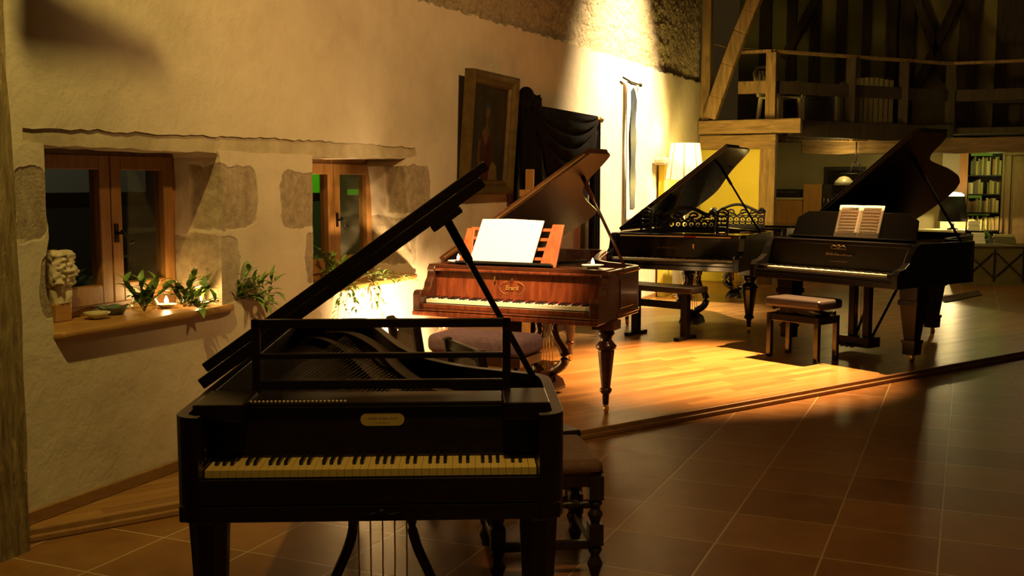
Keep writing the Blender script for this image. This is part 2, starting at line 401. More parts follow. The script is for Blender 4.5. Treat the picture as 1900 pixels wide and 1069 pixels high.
# nosing along the stage edge: two stepped strips
b = MB()
q = [E0 + EN * 0.0, E1 + EN * 0.0]
for off, wd, z0, z1 in ((0.012, 0.024, 0.0005, 0.056), (0.037, 0.026, 0.0005, 0.03)):
    p0 = E0 + EN * off + ED * 0.03; p1 = E1 + EN * off
    b.bar((p0.x, p0.y, (z0 + z1) / 2), (p1.x, p1.y, (z0 + z1) / 2), wd, z1 - z0)
M['nosing'] = wood('stage_nosing', (0.22, 0.11, 0.034), (0.34, 0.17, 0.06), 0.4, (4, 4, 10), bump=0.02)
struct(b.build('trim_1', M['nosing'], bevel=0.006))
b = MB(); b.box(XW, 3.35, PL, XW + 0.022, 16.4, PL + 0.06)
struct(b.build('baseboard_left', M['nosing'], bevel=0.004))

# ------------------------------------------------------------------ left wall: plaster with two window niches under one stone lintel
STONES = []   # (centre, half sizes) of the quoin stones showing through the plaster
def stone(u0, v0, u1, v1, x0=XW - 0.02, x1=XW + 0.02):
    a = atx(u0, v0, XW); c = atx(u1, v1, XW)
    STONES.append((((x0 + x1) / 2, (a.y + c.y) / 2, (a.z + c.z) / 2), ((x1 - x0) / 2, abs(c.y - a.y) / 2, abs(a.z - c.z) / 2)))
stone(22, 308, 92, 446); stone(72, 478, 104, 592)
stone(352, 304, 478, 424, XW - 0.22, XW + 0.03); stone(352, 440, 446, 560, XW - 0.42, XW + 0.03)
stone(519, 318, 600, 420); stone(567, 434, 600, 518)
stone(718, 306, 799, 392, XW - 0.17, XW + 0.03); stone(700, 404, 773, 494, XW - 0.42, XW + 0.03)
def plaster_mat():
    m = mat('lime_plaster', (0.6, 0.5, 0.35), 0.9); t = NT(m)
    c = t.coord()
    f = t.noise(c, 1.3, 6, 0.6); f2 = t.noise(c, 40, 4, 0.6); f3 = t.noise(c, 4.5, 6, 0.6, 0.15)
    base = t.ramp(t.math('ADD', t.math('MULTIPLY', f, 0.6), t.math('MULTIPLY', f3, 0.4)), [(0.3, (0.50, 0.40, 0.28)), (0.5, (0.61, 0.50, 0.36)), (0.75, (0.68, 0.58, 0.43))])
    st = t.ramp(t.noise(c, 16, 7, 0.7), [(0.25, (0.20, 0.14, 0.085)), (0.5, (0.36, 0.27, 0.17)), (0.75, (0.50, 0.40, 0.27))])
    wob = t.n('ShaderNodeTexNoise'); t.l(c, wob.inputs['Vector']); wob.inputs['Scale'].default_value = 7; wob.inputs['Detail'].default_value = 4
    va = t.n('ShaderNodeVectorMath', operation='MULTIPLY_ADD'); t.l(wob.outputs['Color'], va.inputs[0])
    va.inputs[1].default_value = (0.05, 0.10, 0.10)
    vs = t.n('ShaderNodeVectorMath', operation='ADD'); t.l(c, vs.inputs[0]); vs.inputs[1].default_value = (-0.025, -0.05, -0.05)
    t.l(vs.outputs[0], va.inputs[2])
    acc = None
    for ce, hs in STONES:
        s = t.n('ShaderNodeVectorMath', operation='SUBTRACT'); t.l(va.outputs[0], s.inputs[0]); s.inputs[1].default_value = ce
        dv = t.n('ShaderNodeVectorMath', operation='DIVIDE'); t.l(s.outputs[0], dv.inputs[0]); dv.inputs[1].default_value = hs
        ab = t.n('ShaderNodeVectorMath', operation='ABSOLUTE'); t.l(dv.outputs[0], ab.inputs[0])
        sp = t.n('ShaderNodeSeparateXYZ'); t.l(ab.outputs[0], sp.inputs[0])
        yz = t.math('ADD', t.math('POWER', sp.outputs[1], 6.0), t.math('POWER', sp.outputs[2], 6.0))
        dd = t.math('MAXIMUM', yz, sp.outputs[0])
        acc = dd if acc is None else t.math('MINIMUM', acc, dd)
    r = t.n('ShaderNodeMapRange'); t.l(acc, r.inputs[0]); r.inputs[1].default_value = 0.75; r.inputs[2].default_value = 1.1
    r.inputs[3].default_value = 1; r.inputs[4].default_value = 0
    k = r.outputs[0]
    t.color(t.mix(k, base, st))
    h = t.math('ADD', t.math('MULTIPLY', f3, 1.0), t.math('MULTIPLY', f2, 0.12))
    hs_ = t.math('MULTIPLY', t.noise(c, 60, 5, 0.7), 0.8)
    hm = t.n('ShaderNodeMix'); t.l(k, hm.inputs[0]); t.l(h, hm.inputs[2]); t.l(t.math('SUBTRACT', hs_, 0.5), hm.inputs[3])
    t.bump(hm.outputs[0], 0.45, 0.03)
    return m
M['plaster'] = plaster_mat()
def rag(pts, amp=0.006, step=0.06):
    out = []
    for i in range(len(pts) - 1):
        a = Vector(pts[i]); c = Vector(pts[i + 1]); n = max(1, int((c - a).length / step))
        for k in range(n):
            p = a.lerp(c, k / n); j = amp if 0 < k else amp * 0.4
            out.append((p.x + random.uniform(-j, j), p.y + random.uniform(-j, j)))
    out.append(tuple(pts[-1])); return out
def yz(u, v): p = atx(u, v, XW); return (p.y, p.z)
SILLZ = 0.905
hole = rag([yz(42, 236), yz(150, 240), yz(330, 250), yz(520, 258), yz(680, 267), yz(770, 274), yz(773, 289), yz(756, 293)], 0.008, 0.05)[:-1]
n2r = [yz(756, 293), (yz(748, 308)[0], yz(748, 308)[1]), yz(752, 330), yz(757, 420), (yz(768, 505)[0], SILLZ)]
hole += rag(n2r, 0.005, 0.06)[:-1]
y2l = yz(581, 517)[0]
hole += [(yz(768, 505)[0], SILLZ), (y2l, SILLZ)]
hole += rag([(y2l, SILLZ), yz(580, 400), yz(579, 288)], 0.004, 0.06)[1:-1]
hole += rag([yz(579, 288), yz(404, 280)], 0.004, 0.1)[:-1]
y1r = yz(412, 560)[0]
hole += rag([yz(404, 280), yz(408, 292), yz(411, 330), yz(411, 420), (y1r, SILLZ)], 0.004, 0.06)[:-1]
hole += [(y1r, SILLZ), (yz(101, 612)[0], SILLZ)]
hole += rag([(yz(101, 612)[0], SILLZ), yz(96, 575), yz(87, 545), yz(84, 480), yz(91, 442), yz(84, 360), yz(82, 300), yz(81, 267)], 0.006, 0.05)[1:-1]
hole += [yz(81, 267), yz(42, 262)]
top = rag([(16.35, 3.115), (11.5, 3.05), (7.0, 2.965)], 0.018, 0.05)
outer = [(2.0, 0.0), (16.35, 0.0)] + top + [(6.9, 5.5), (2.0, 5.5)]
tri = tessellate_polygon([[Vector((a, c, 0)) for a, c in outer], [Vector((a, c, 0)) for a, c in hole]])
allp = outer + hole
b = MB(); b.add([(XW, a, c) for a, c in allp], tri)
nh = len(hole); XB = -4.26
b.add([(XW, a, c) for a, c in hole] + [(XB, a, c) for a, c in hole], [(i, (i + 1) % nh, nh + (i + 1) % nh, nh + i) for i in range(nh)])
nt = len(top)
b.add([(XW, a, c) for a, c in top] + [(XW - 0.09, a, c) for a, c in top], [(i, i + 1, nt + i + 1, nt + i) for i in range(nt - 1)])
wall = struct(b.build('wall_left', M['plaster']))
# stone lintel over both windows
lt = rag([yz(40, 230), yz(150, 234), yz(330, 244), yz(520, 252), yz(680, 260), yz(776, 268), yz(778, 290)], 0.01, 0.06)
lb = rag([yz(764, 295), yz(579, 292), yz(404, 284), yz(200, 274), yz(82, 269), yz(40, 268)], 0.006, 0.08)
b = MB(); b.prism(lt + lb, XB, XW - 0.010, 'yz')
struct(b.build('stone_lintel', M['lintel'], wall))
# rough rubble masonry above the plaster line
def rubble_mat():
    m = mat('rubble_masonry', (0.5, 0.38, 0.22), 0.95); t = NT(m)
    c = t.coord()
    vo = t.n('ShaderNodeTexVoronoi', feature='DISTANCE_TO_EDGE'); t.l(t.mapping(c, (1, 1, 1.5)), vo.inputs['Vector']); vo.inputs['Scale'].default_value = 4.5
    nz = t.noise(c, 22, 8, 0.72, 0.5); n2 = t.noise(c, 3, 4, 0.6)
    f = t.math('ADD', t.math('MULTIPLY', nz, 0.7), t.math('MULTIPLY', n2, 0.3))
    col = t.ramp(f, [(0.32, (0.16, 0.11, 0.055)), (0.45, (0.50, 0.38, 0.23)), (0.7, (0.64, 0.51, 0.33))])
    t.color(col)
    t.bump(t.math('ADD', nz, t.math('MULTIPLY', t.math('MINIMUM', vo.outputs[0], 0.12), 2.0)), 0.9, 0.05)
    return m
M['rubble'] = rubble_mat()
def rub(u, v):
    y = 6.6 + u * 9.75; z = 2.85 + v * 2.75
    d = noise.noise(Vector((y * 7, z * 9, 1.3))) * 0.022 + noise.noise(Vector((y * 20, z * 24, 5))) * 0.014
    return (XW - 0.05 + d, y, z)
b = MB(); b.grid(420, 110, rub, False); struct(b.build('masonry', M['rubble'], wall))

# window frames, panes and sills (plane of the casements at x = XG)
XG = -4.2
def window(name, ys, z0, z1, ycross, handle_y, sill):
    fr = MB(); t = 0.05
    y0, y1 = ys
    fr.box(XG - 0.07, y0, z0, XG, y0 + t, z1); fr.box(XG - 0.07, y1 - t, z0, XG, y1, z1)
    fr.box(XG - 0.07, y0 + t, z1 - 0.06, XG, y1 - t, z1); fr.box(XG - 0.07, y0 + t, z0, XG, y1 - t, z0 + 0.05)
    root = struct(fr.build(name, M['pine'], bevel=0.004))
    for a, c, side in ((y0 + t, ycross, 0), (ycross, y1 - t, 1)):
        a += 0.003; c -= 0.003; s = 0.075; zb = z0 + 0.05; zt = z1 - 0.06
        k = MB(); x0, x1 = XG - 0.05, XG + 0.022
        k.box(x0, a, zb, x1, a + s, zt); k.box(x0, c - s, zb, x1, c, zt)
        k.box(x0, a + s, zt - 0.075, x1, c - s, zt); k.box(x0, a + s, zb, x1, c - s, zb + 0.10)
        cs = k.build('casement', M['pine'], root, bevel=0.005)
        g = MB(); g.box(XG - 0.016, a + s - 0.005, zb + 0.095, XG - 0.010, c - s + 0.005, zt - 0.07); g.build('pane', M['glass'], cs)
    h = MB(); hz = z0 + 0.42
    h.box(XG + 0.022, handle_y - 0.014, hz - 0.05, XG + 0.028, handle_y + 0.014, hz + 0.05)
    h.tube([(XG + 0.025, handle_y, hz), (XG + 0.06, handle_y, hz)], 0.008)
    h.tube([(XG + 0.06, handle_y, hz + 0.01), (XG + 0.062, handle_y + 0.02, hz), (XG + 0.06, handle_y + 0.03, hz - 0.03), (XG + 0.065, handle_y + 0.05, hz - 0.055), (XG + 0.06, handle_y + 0.085, hz - 0.05)], [0.010, 0.009, 0.007, 0.007, 0.009])
    h.build('handle', M['iron'], root)
    s = MB()
    s.prism(sill, SILLZ - 0.036, SILLZ + 0.003)
    s.build('sill', M['sill'], root, bevel=0.015, segs=3)
    return root
a = yz(101, 612)[0]; c = yz(431, 559)[0]
window('window_1', (3.50, y1r + 0.03), SILLZ + 0.004, 1.80, 4.285, 4.315, [(XG - 0.03, a - 0.02), (XW + 0.0, a - 0.01), (XW + 0.05, a + 0.02), (XW + 0.055, c - 0.12), (XW + 0.04, c - 0.03), (XW + 0.002, c), (XW + 0.002, y1r), (XG - 0.03, y1r + 0.02)])
a = y2l; c = yz(769, 507)[0]
window('window_2', (5.68, 7.0), SILLZ + 0.004, 1.79, 6.43, 6.46, [(XG - 0.03, a - 0.02), (XW + 0.0, a - 0.01), (XW + 0.055, a + 0.03), (XW + 0.06, c - 0.14), (XW + 0.045, c - 0.03), (XW + 0.002, c), (XG - 0.03, c)])
# what stands outside in the night
b = MB(); b.box(-8.2, 5.0, 0, -8.0, 30, 1.35); b.box(-8.2, 5.0, 1.35, -8.05, 30, 3.2)
struct(b.build('wall_outside', M['night_wall']))
b = MB(); b.box(-7.98, 10.6, 1.46, -7.9, 12.3, 3.2); b.box(-7.98, 12.62, 1.42, -7.9, 12.8, 1.50); struct(b.build('wall_outside_green', M['green_wall']))
b = MB(); b.box(-7.98, 6.2, 1.50, -7.9, 8.6, 3.2); struct(b.build('panel_outside_grey', mat('outdoor_grey', (0.3, 0.3, 0.27), 0.9)))  # added panel that makes the grey zone in the left pane
lamp('outdoor_grey_fill', 'SPOT', (-6.4, 6.6, 3.6), 30, (1.0, 0.9, 0.6), (-8.05, 7.4, 2.6), 0.05, 70, 0.5)  # added fill for the grey panel, no known source outside
lamp('outdoor_green_light', 'SPOT', (-6.2, 11.0, 3.4), 200, (0.7, 1.0, 0.15), (-8, 11.6, 1.9), 0.05, 60, 0.5)

# timber post at the left edge
def post_fn(b, x0, y0, x1, y1, z0, z1, amp=0.012, n=40):
    per = [(x1, y0), (x1, y1), (x0, y1), (x0, y0)]
    ring = []
    for i in range(4):
        p = Vector(per[i]); q = Vector(per[(i + 1) % 4])
        for k in range(6): ring.append(p.lerp(q, (k + (0.12 if k == 0 else 0)) / 6))
    m = len(ring)
    def f(u, v):
        i = int(round(u * m)) % m; z = z0 + (z1 - z0) * v; p = ring[i]
        d = noise.noise(Vector((p.x * 9, p.y * 9, z * 2.2))) * amp
        cx, cy = (x0 + x1) / 2, (y0 + y1) / 2
        return (p.x + (1 if p.x > cx else -1) * d, p.y + (1 if p.y > cy else -1) * d, z)
    b.grid(m, n, f, False)
b = MB(); post_fn(b, XW + 0.022, 2.7, -3.695, 3.245, 0.0, 4.2, 0.016, 70)
tag(b.build('timber_post', M['timber_rough']), 'thick cracked old timber post at the left edge against the plaster wall', 'post')

# unseen roof brace above the left post, outline cut to shade the wall's top left
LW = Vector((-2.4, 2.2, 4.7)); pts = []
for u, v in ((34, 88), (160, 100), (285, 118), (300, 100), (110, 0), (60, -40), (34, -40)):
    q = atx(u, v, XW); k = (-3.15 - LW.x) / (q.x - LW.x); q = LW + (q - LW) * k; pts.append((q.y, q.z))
b = MB(); b.prism(pts, -3.165, -3.135, 'yz'); struct(b.build('trim_shade_brace', M['timber']))
# ------------------------------------------------------------------ end of the barn: yellow wall, back room and loft
YB = 16.4; YR = 20.4
b = MB(); b.box(XW - 0.1, YB, 0, -2.92, YB + 0.2, 2.2); struct(b.build('wall_back_yellow', M['yellow_wall']))
b = MB(); b.box(-4.2, YR, 0, 7.0, YR + 0.2, 2.35); struct(b.build('wall_back', M['beige_wall']))
b = MB(); b.box(-4.2, YB + 0.2, 0, -3.95, YR, 2.4); struct(b.build('wall_left_kitchen', M['beige_wall']))
b = MB(); b.box(-4.2, YR + 0.3, 2.3, 7.0, YR + 0.5, 7.0)
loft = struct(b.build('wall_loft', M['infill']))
def lx(u, v=150): return aty(u, v, YR + 0.25).x
for u0, u1 in ((1408, 1430), (1458, 1476), (1500, 1519), (1549, 1567), (1597, 1612), (1641, 1662), (1668, 1694), (1776, 1812), (1845, 1900)):
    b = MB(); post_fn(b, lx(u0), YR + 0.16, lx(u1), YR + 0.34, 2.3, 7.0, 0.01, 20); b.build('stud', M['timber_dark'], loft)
for (u0, v0), (u1, v1) in (((1690, -30), (1758, 150)), ((1792, -30), (1700, 165)), ((1520, -10), (1455, 110))):
    p = aty(u0, v0, YR + 0.12); q = aty(u1, v1, YR + 0.12)
    b = MB(); b.bar(p, q, 0.16, 0.2, (0, 1, 0)); b.build('brace', M['timber_dark'], loft, bevel=0.02)
# loft floor
BX, BY = -2.81, 16.3; CXX, CYY = -0.36, 19.2
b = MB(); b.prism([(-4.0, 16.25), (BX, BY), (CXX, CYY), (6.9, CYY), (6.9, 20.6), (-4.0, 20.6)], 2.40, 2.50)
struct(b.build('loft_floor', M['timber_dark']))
b = MB()
def wob_bar(b, p, q, wd, ht, amp=0.02, n=16):
    p = Vector(p); q = Vector(q); d = (q - p).normalized(); r = d.cross(Vector((0, 0, 1))).normalized(); u = r.cross(d)
    prof = [(-.5, -.5), (.5, -.5), (.5, .5), (-.5, .5)]
    vs = []
    for i in range(n + 1):
        c = p.lerp(q, i / n)
        for a, e in prof:
            k = noise.noise(Vector((c.x * 2 + a, c.y * 2 + e, c.z * 2))) * amp; k2 = noise.noise(Vector((c.x * 2 + a + 9, c.y * 2, e * 3))) * amp
            vs.append(c + r * (a * wd + k) + u * (e * ht + k2))
    fs = [(3, 2, 1, 0), tuple(n * 4 + k for k in range(4))]
    for i in range(n):
        for k in range(4): fs.append((i * 4 + k, i * 4 + (k + 1) % 4, i * 4 + 4 + (k + 1) % 4, i * 4 + 4 + k))
    b.add(vs, fs)
wob_bar(b, (XW + 0.02, 16.12, 2.43), (-2.32, 16.12, 2.43), 0.2, 0.21, 0.015)
tag(b.build('timber_beam', M['timber_h'], bevel=0.012), 'upper stubby timber beam carrying the loft corner above the yellow wall', 'beam')
b = MB(); wob_bar(b, (XW + 0.02, 16.22, 2.205), (-2.69, 16.22, 2.205), 0.22, 0.215, 0.01)
tag(b.build('timber_beam', M['timber_h'], bevel=0.012), 'lower timber beam lying directly on the post by the yellow wall', 'beam')
b = MB(); post_fn(b, -2.93, 16.13, -2.70, 16.36, 0.0, 2.1, 0.006, 20)
tag(b.build('timber_post', M['timber']), 'upright timber post between the yellow wall and the dark kitchen', 'post')
b = MB(); post_fn(b, XW + 0.012, 16.2, -3.72, 16.38, 2.53, 6.5, 0.008, 30)
tag(b.build('timber_post', M['timber']), 'slim timber post in the loft corner at the end of the masonry', 'post')
b = MB()
pts = [aty(u, v, 16.05) for u, v in ((1318, 219), (1331, 180), (1352, 120), (1375, 60), (1392, 20), (1425, -60))]
for i in range(len(pts) - 1): b.bar(pts[i] - (pts[i + 1] - pts[i]) * 0.02, pts[i + 1], 0.2, 0.2, (0, 1, 0))
tag(b.build('timber_brace', M['timber'], bevel=0.02), 'crooked slanting timber brace rising from the loft corner', 'brace')
b = MB(); wob_bar(b, (-2.6, 16.55, 2.42), (CXX, CYY - 0.05, 2.40), 0.2, 0.26, 0.03, 24)
tag(b.build('timber_beam', M['timber_dark'], bevel=0.012), 'dark rough edge beam under the receding loft balustrade', 'beam')
b = MB(); wob_bar(b, (-2.66, 18.6, 2.19), (6.5, 18.75, 2.19), 0.22, 0.24, 0.03, 30)
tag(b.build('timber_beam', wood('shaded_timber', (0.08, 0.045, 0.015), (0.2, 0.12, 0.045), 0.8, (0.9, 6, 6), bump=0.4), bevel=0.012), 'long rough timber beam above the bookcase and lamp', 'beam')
for i, (u0, u1) in enumerate(((1450, 1500), (1508, 1560), (1575, 1635))):
    p = aty(u0, 258, 17.3 + i * 0.5); q = aty(u1, 262, 17.3 + i * 0.5)
    b = MB(); wob_bar(b, (p.x, p.y, 2.33), (p.x + 1.0, p.y + 1.2, 2.33), 0.16, 0.13, 0.02, 10)
    tag(b.build('floor_joist', M['timber'], bevel=0.012), ['joist end nearest the upright post under the loft edge', 'middle joist end under the loft edge above the pendant lamp', 'joist end nearest the black lid under the loft edge'][i], 'joist')
# balustrade
rl = thing('balustrade', 'dark wooden loft balustrade with posts and two rails', 'railing', (BX, BY, 2.5))
def rel(p): return Vector(p) - Vector((BX, BY, 2.5))
def Bp(t): return Vector((BX + (CXX - BX) * t, BY + (CYY - BY) * t, 0))
tt = [0.0, 0.42, 0.72, 1.0]
for i, t in enumerate(tt):
    c = Bp(t); wd = 0.075
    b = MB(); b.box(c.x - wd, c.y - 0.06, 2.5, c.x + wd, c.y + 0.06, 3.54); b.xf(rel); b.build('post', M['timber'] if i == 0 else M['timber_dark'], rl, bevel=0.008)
for p, q in (((-3.3, 16.28), (BX, BY)), ((BX, BY), (CXX, CYY)), ((CXX, CYY), (6.4, CYY))):
    b = MB(); b.bar((p[0], p[1], 3.56), (q[0], q[1], 3.56), 0.11, 0.045); b.xf(rel); b.build('top_rail', M['timber'], rl, bevel=0.006)
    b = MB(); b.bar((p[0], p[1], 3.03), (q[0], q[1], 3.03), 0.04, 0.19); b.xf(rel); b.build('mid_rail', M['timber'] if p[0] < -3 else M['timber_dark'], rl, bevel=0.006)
b = MB(); b.box(CXX + 2.6, CYY - 0.06, 2.5, CXX + 2.75, CYY + 0.06, 3.54); b.xf(rel); b.build('post', M['timber_dark'], rl, bevel=0.008)
b = MB(); b.tube([(-3.69, 16.3, 3.71), (-3.4, 16.28, 3.62), (-3.05, 16.28, 3.60)], 0.012)
tag(b.build('rope', M['timber']), 'thin rope stretched from the loft corner post to the rail', 'rope')

# loft furniture
def plastic_chair(loc, rz, label):
    t = thing('plastic_chair', label, 'chair', loc, rz)
    b = MB(); b.box(-0.24, -0.22, 0.40, 0.24, 0.22, 0.43); b.build('seat', M['plastic'], t, bevel=0.012)
    for x, y in ((-0.22, -0.2), (0.22, -0.2), (-0.22, 0.2), (0.22, 0.2)):
        b = MB(); b.bar((x * 1.12, y * 1.15, 0), (x, y, 0.41), 0.05, 0.05); b.build('leg', M['plastic'], t, bevel=0.006)
    for x in (-0.26, 0.26):
        b = MB(); b.tube([(x, -0.22, 0.41), (x * 1.05, -0.24, 0.6), (x * 1.05, -0.15, 0.66), (x, 0.2, 0.68), (x, 0.24, 0.5)], 0.022); b.build('armrest', M['plastic'], t)
    b = MB()
    for k in range(6): x = -0.2 + k * 0.08; b.bar((x * 0.95, 0.22, 0.43), (x * 1.1, 0.32, 0.86), 0.045, 0.015, (0, 1, 0))
    b.tube([(-0.25, 0.22, 0.43), (-0.26, 0.31, 0.80), (-0.16, 0.335, 0.9), (0, 0.34, 0.92), (0.16, 0.335, 0.9), (0.26, 0.31, 0.80), (0.25, 0.22, 0.43)], 0.025)
    b.build('backrest', M['plastic'], t)
p = aty(1440, 225, 17.0)
plastic_chair((p.x + 0.05, 17.0, 2.5), radians(60), 'cream plastic armchair on the loft behind the first balustrade post')
t = thing('slatted_panel', 'cream slatted panel leaning on the loft behind the balustrade', 'panel', (aty(1605, 240, 18.95).x, 18.95, 2.5))
for k in range(11):
    b = MB(); x = -0.40 + k * 0.08; b.box(x - 0.034, -0.012, 0.02, x + 0.034, 0.012, 0.80 + 0.06 * sin(pi * k / 10)); b.build('slat', M['slat'], t, bevel=0.004)
b = MB(); b.box(-0.44, 0.012, 0.12, 0.44, 0.03, 0.18); b.box(-0.44, 0.012, 0.6, 0.44, 0.03, 0.66); b.build('batten', M['slat'], t)
t = thing('crate', 'dark louvred crate on the loft between two balustrade posts', 'crate', (aty(1522, 235, 18.2).x, 18.2, 2.5))
b = MB(); b.box(-0.24, -0.15, 0, 0.24, 0.2, 0.5); b.build('body', M['dark_cabinet'], t)
b = MB()
for k in range(8): b.box(-0.2, -0.17, 0.05 + k * 0.055, 0.2, -0.15, 0.075 + k * 0.055)
b.build('louvre', M['timber_dark'], t)
b = MB(); b.box(0.24, -0.16, 0, 0.28, 0.2, 0.52); b.box(-0.28, -0.16, 0, -0.24, 0.2, 0.52); b.build('side_board', M['slat'], t)
t = thing('loft_table', 'dark table on the loft at the right edge', 'table', (aty(1880, 230, 19.9).x, 19.9, 2.5))
b = MB(); b.box(-0.4, -0.25, 0.42, 0.4, 0.25, 0.46); b.build('tabletop', M['timber_dark'], t, bevel=0.005)
for x in (-0.36, 0.36):
    for y in (-0.2, 0.2):
        b = MB(); b.box(x - 0.025, y - 0.025, 0, x + 0.025, y + 0.025, 0.42); b.build('leg', M['timber_dark'], t)

# ------------------------------------------------------------------ kitchen and reading corner under the loft
def px_x(u, Y): return aty(u, 400, Y).x
def px_z(v, u, Y): return aty(u, v, Y).z
# dark counter, tall cabinet with open orange door
t = thing('counter', 'dark kitchen counter with a pale worktop edge behind the timber post', 'counter', (px_x(1462, 19.6), 19.6, 0))
b = MB(); b.box(-0.42, 0, 0, 0.25, 0.6, 1.28); b.build('body', M['orange_wood'], t)
b = MB(); b.box(-0.44, -0.02, 1.28, 0.26, 0.62, 1.32); b.build('worktop', M['cream_trim'], t, bevel=0.004)
t = thing('oven', 'black oven box standing on the dark kitchen counter', 'oven', (px_x(1462, 19.7), 19.7, 1.32))
b = MB(); b.box(-0.36, 0, 0, 0.2, 0.45, 0.15); b.build('body', M['dark_cabinet'], t, bevel=0.01)
b = MB(); b.tube([(-0.3, -0.02, 0.1), (0.14, -0.02, 0.1)], 0.008); b.build('handle', M['steel'], t)
t = thing('cupboard', 'tall kitchen cupboard with an open orange wood door', 'cupboard', (px_x(1528, 19.6), 19.6, 0))
b = MB(); b.box(-0.04, 0, 0, 0.12, 0.6, 1.56); b.build('body', M['dark_cabinet'], t)
b = MB(); b.box(-0.36, -0.03, 0.05, -0.04, 0.0, 1.56); d = b.build('door', M['orange_wood'], t, bevel=0.004)
b = MB()
for z in (1.25, 1.32): b.tube([(0.0 + (z - 1.25), -0.03, 1.12), (0.0 + (z - 1.25), -0.03, 1.38)], 0.014)
b.build('handle', M['steel'], t)
t = thing('picture', 'dark framed picture on the back wall behind the pendant lamp', 'picture', (px_x(1565, YR - 0.04), YR - 0.04, 1.33))
b = MB(); b.box(-0.37, 0, 0, 0.37, 0.035, 0.55); b.build('frame', M['dark_cabinet'], t, bevel=0.01)
b = MB(); b.box(-0.31, -0.004, 0.06, 0.31, 0.0, 0.49); b.build('canvas', M['canvas'], t)
t = thing('pendant_lamp', 'unlit pendant lamp with two pale glass shades on an iron frame', 'lamp', (px_x(1585, 18.4), 18.4, 1.55))
b = MB(); b.tube([(0, 0, 0.36), (0, 0, 0.86)], 0.012); b.build('rod', M['iron'], t)
b = MB()
for s in (-1, 1): b.tube([(0, 0, 0.40), (s * 0.06, 0, 0.34), (s * 0.07, 0, 0.24), (s * 0.16, 0, 0.19)], 0.009)
b.tube([(-0.26, 0, 0.19), (0.26, 0, 0.19)], 0.013); b.build('frame', M['iron'], t)
for s in (-1, 1):
    b = MB(); b.lathe([(0.02, 0.15), (0.08, 0.13), (0.15, 0.06), (0.17, 0.0)], (s * 0.18, 0, 0), 20); b.build('glass_shade', M['milk_glass'], t)
# bookcase
BKY = 19.7
bx0, bx1 = px_x(1779, BKY), px_x(1856, BKY)
z_of = lambda v: px_z(v, 1815, BKY)
t = thing('bookcase', 'tall bookcase with a bright orange side panel and four shelves', 'bookcase', (0, 0, 0))
zt = z_of(284)
b = MB(); b.box(bx0 + 0.02, BKY + 0.33, 0, bx1, BKY + 0.35, zt); b.build('back_panel', M['dark_cabinet'], t)
b = MB(); b.box(bx0 - 0.02, BKY, 0, bx0 + 0.02, BKY + 0.35, zt); b.build('side_panel', M['orange_side'], t)
b = MB(); b.box(bx0 + 0.02, BKY - 0.0, 0, bx0 + 0.115, BKY + 0.03, zt); b.build('face_board', M['orange_side'], t)
b = MB(); b.box(bx1, BKY, 0, bx1 + 0.035, BKY + 0.35, zt); b.build('side_panel', M['door_wood'], t)
b = MB(); b.box(bx0 - 0.02, BKY, zt, bx1 + 0.035, BKY + 0.35, zt + 0.035); b.build('top_board', M['orange_side'], t)
shelves = [z_of(325), z_of(360), z_of(394), z_of(427)]
for z in shelves + [0.3]:
    b = MB(); b.box(bx0 + 0.02, BKY + 0.01, z - 0.02, bx1, BKY + 0.33, z); b.build('shelf', M['dark_cabinet'], t)
book_me = []
for i in range(6):
    b = MB(); b.box(-0.5, 0, 0, 0.5, 0.2, 1); book_me.append(b.mesh('book', M['book%d' % i]))
places = ['top', 'second', 'third', 'bottom']
tops = [zt] + [z - 0.02 for z in shelves[:3]]
for k, z in enumerate(shelves):
    x = bx0 + 0.125; hmax = (tops[k] - z)
    while x < bx1 - 0.04:
        wd = random.uniform(0.02, 0.042); h = hmax * random.uniform(0.62, 0.86)
        if random.random() < 0.05: x += 0.03; continue
        o = inst('book', random.choice(book_me), None, (x + wd / 2, BKY + random.uniform(0.03, 0.06), z + 0.0005)); o.scale = (wd - 0.002, 1, h)
        tag(o, 'yellowish book standing upright on the %s visible shelf of the bookcase' % places[k], 'book', 'books on the %s shelf' % places[k])
        x += wd
for k, (x, wd, dz, lab) in enumerate(((bx0 + 0.13, 0.22, 0.045, 'flat green box lying on the books of the third shelf'), (bx0 + 0.12, 0.36, 0.03, 'flat green folder lying on the books of the bottom shelf'), (bx0 + 0.15, 0.34, 0.04, 'flat green box lying on the books of the top shelf'))):
    kk = (2, 3, 0)[k]
    b = MB(); b.box(x, BKY + 0.02, tops[kk] - 0.006 - dz, x + wd, BKY + 0.24, tops[kk] - 0.006)
    tag(b.build('box', M['green_box'], bevel=0.003), lab, 'box')
# panelled door right of the bookcase
t = struct(thing('door_1', 'pale brown panelled door right of the bookcase', 'door', (px_x(1885, 19.72), 19.72, 0)))
del t['label']; del t['category']
b = MB(); b.box(-0.22, 0, 0, -0.10, 0.1, 2.05); b.box(-0.22, 0, 2.05, 0.95, 0.1, 2.14); b.build('frame', M['door_wood'], t, bevel=0.008)
b = MB(); b.box(-0.10, 0.03, 0.01, 0.25, 0.07, 2.04); b.box(0.255, 0.03, 0.01, 0.85, 0.07, 2.04); dl = b.build('leaf', M['door_wood'], t, bevel=0.004)
b = MB()
for x0, x1 in ((-0.05, 0.2), (0.32, 0.78)):
    for z0, z1 in ((0.15, 0.75), (0.85, 1.62), (1.72, 1.95)): b.box(x0, 0.018, z0, x1, 0.03, z1)
b.build('panel', M['door_wood'], dl, bevel=0.008)
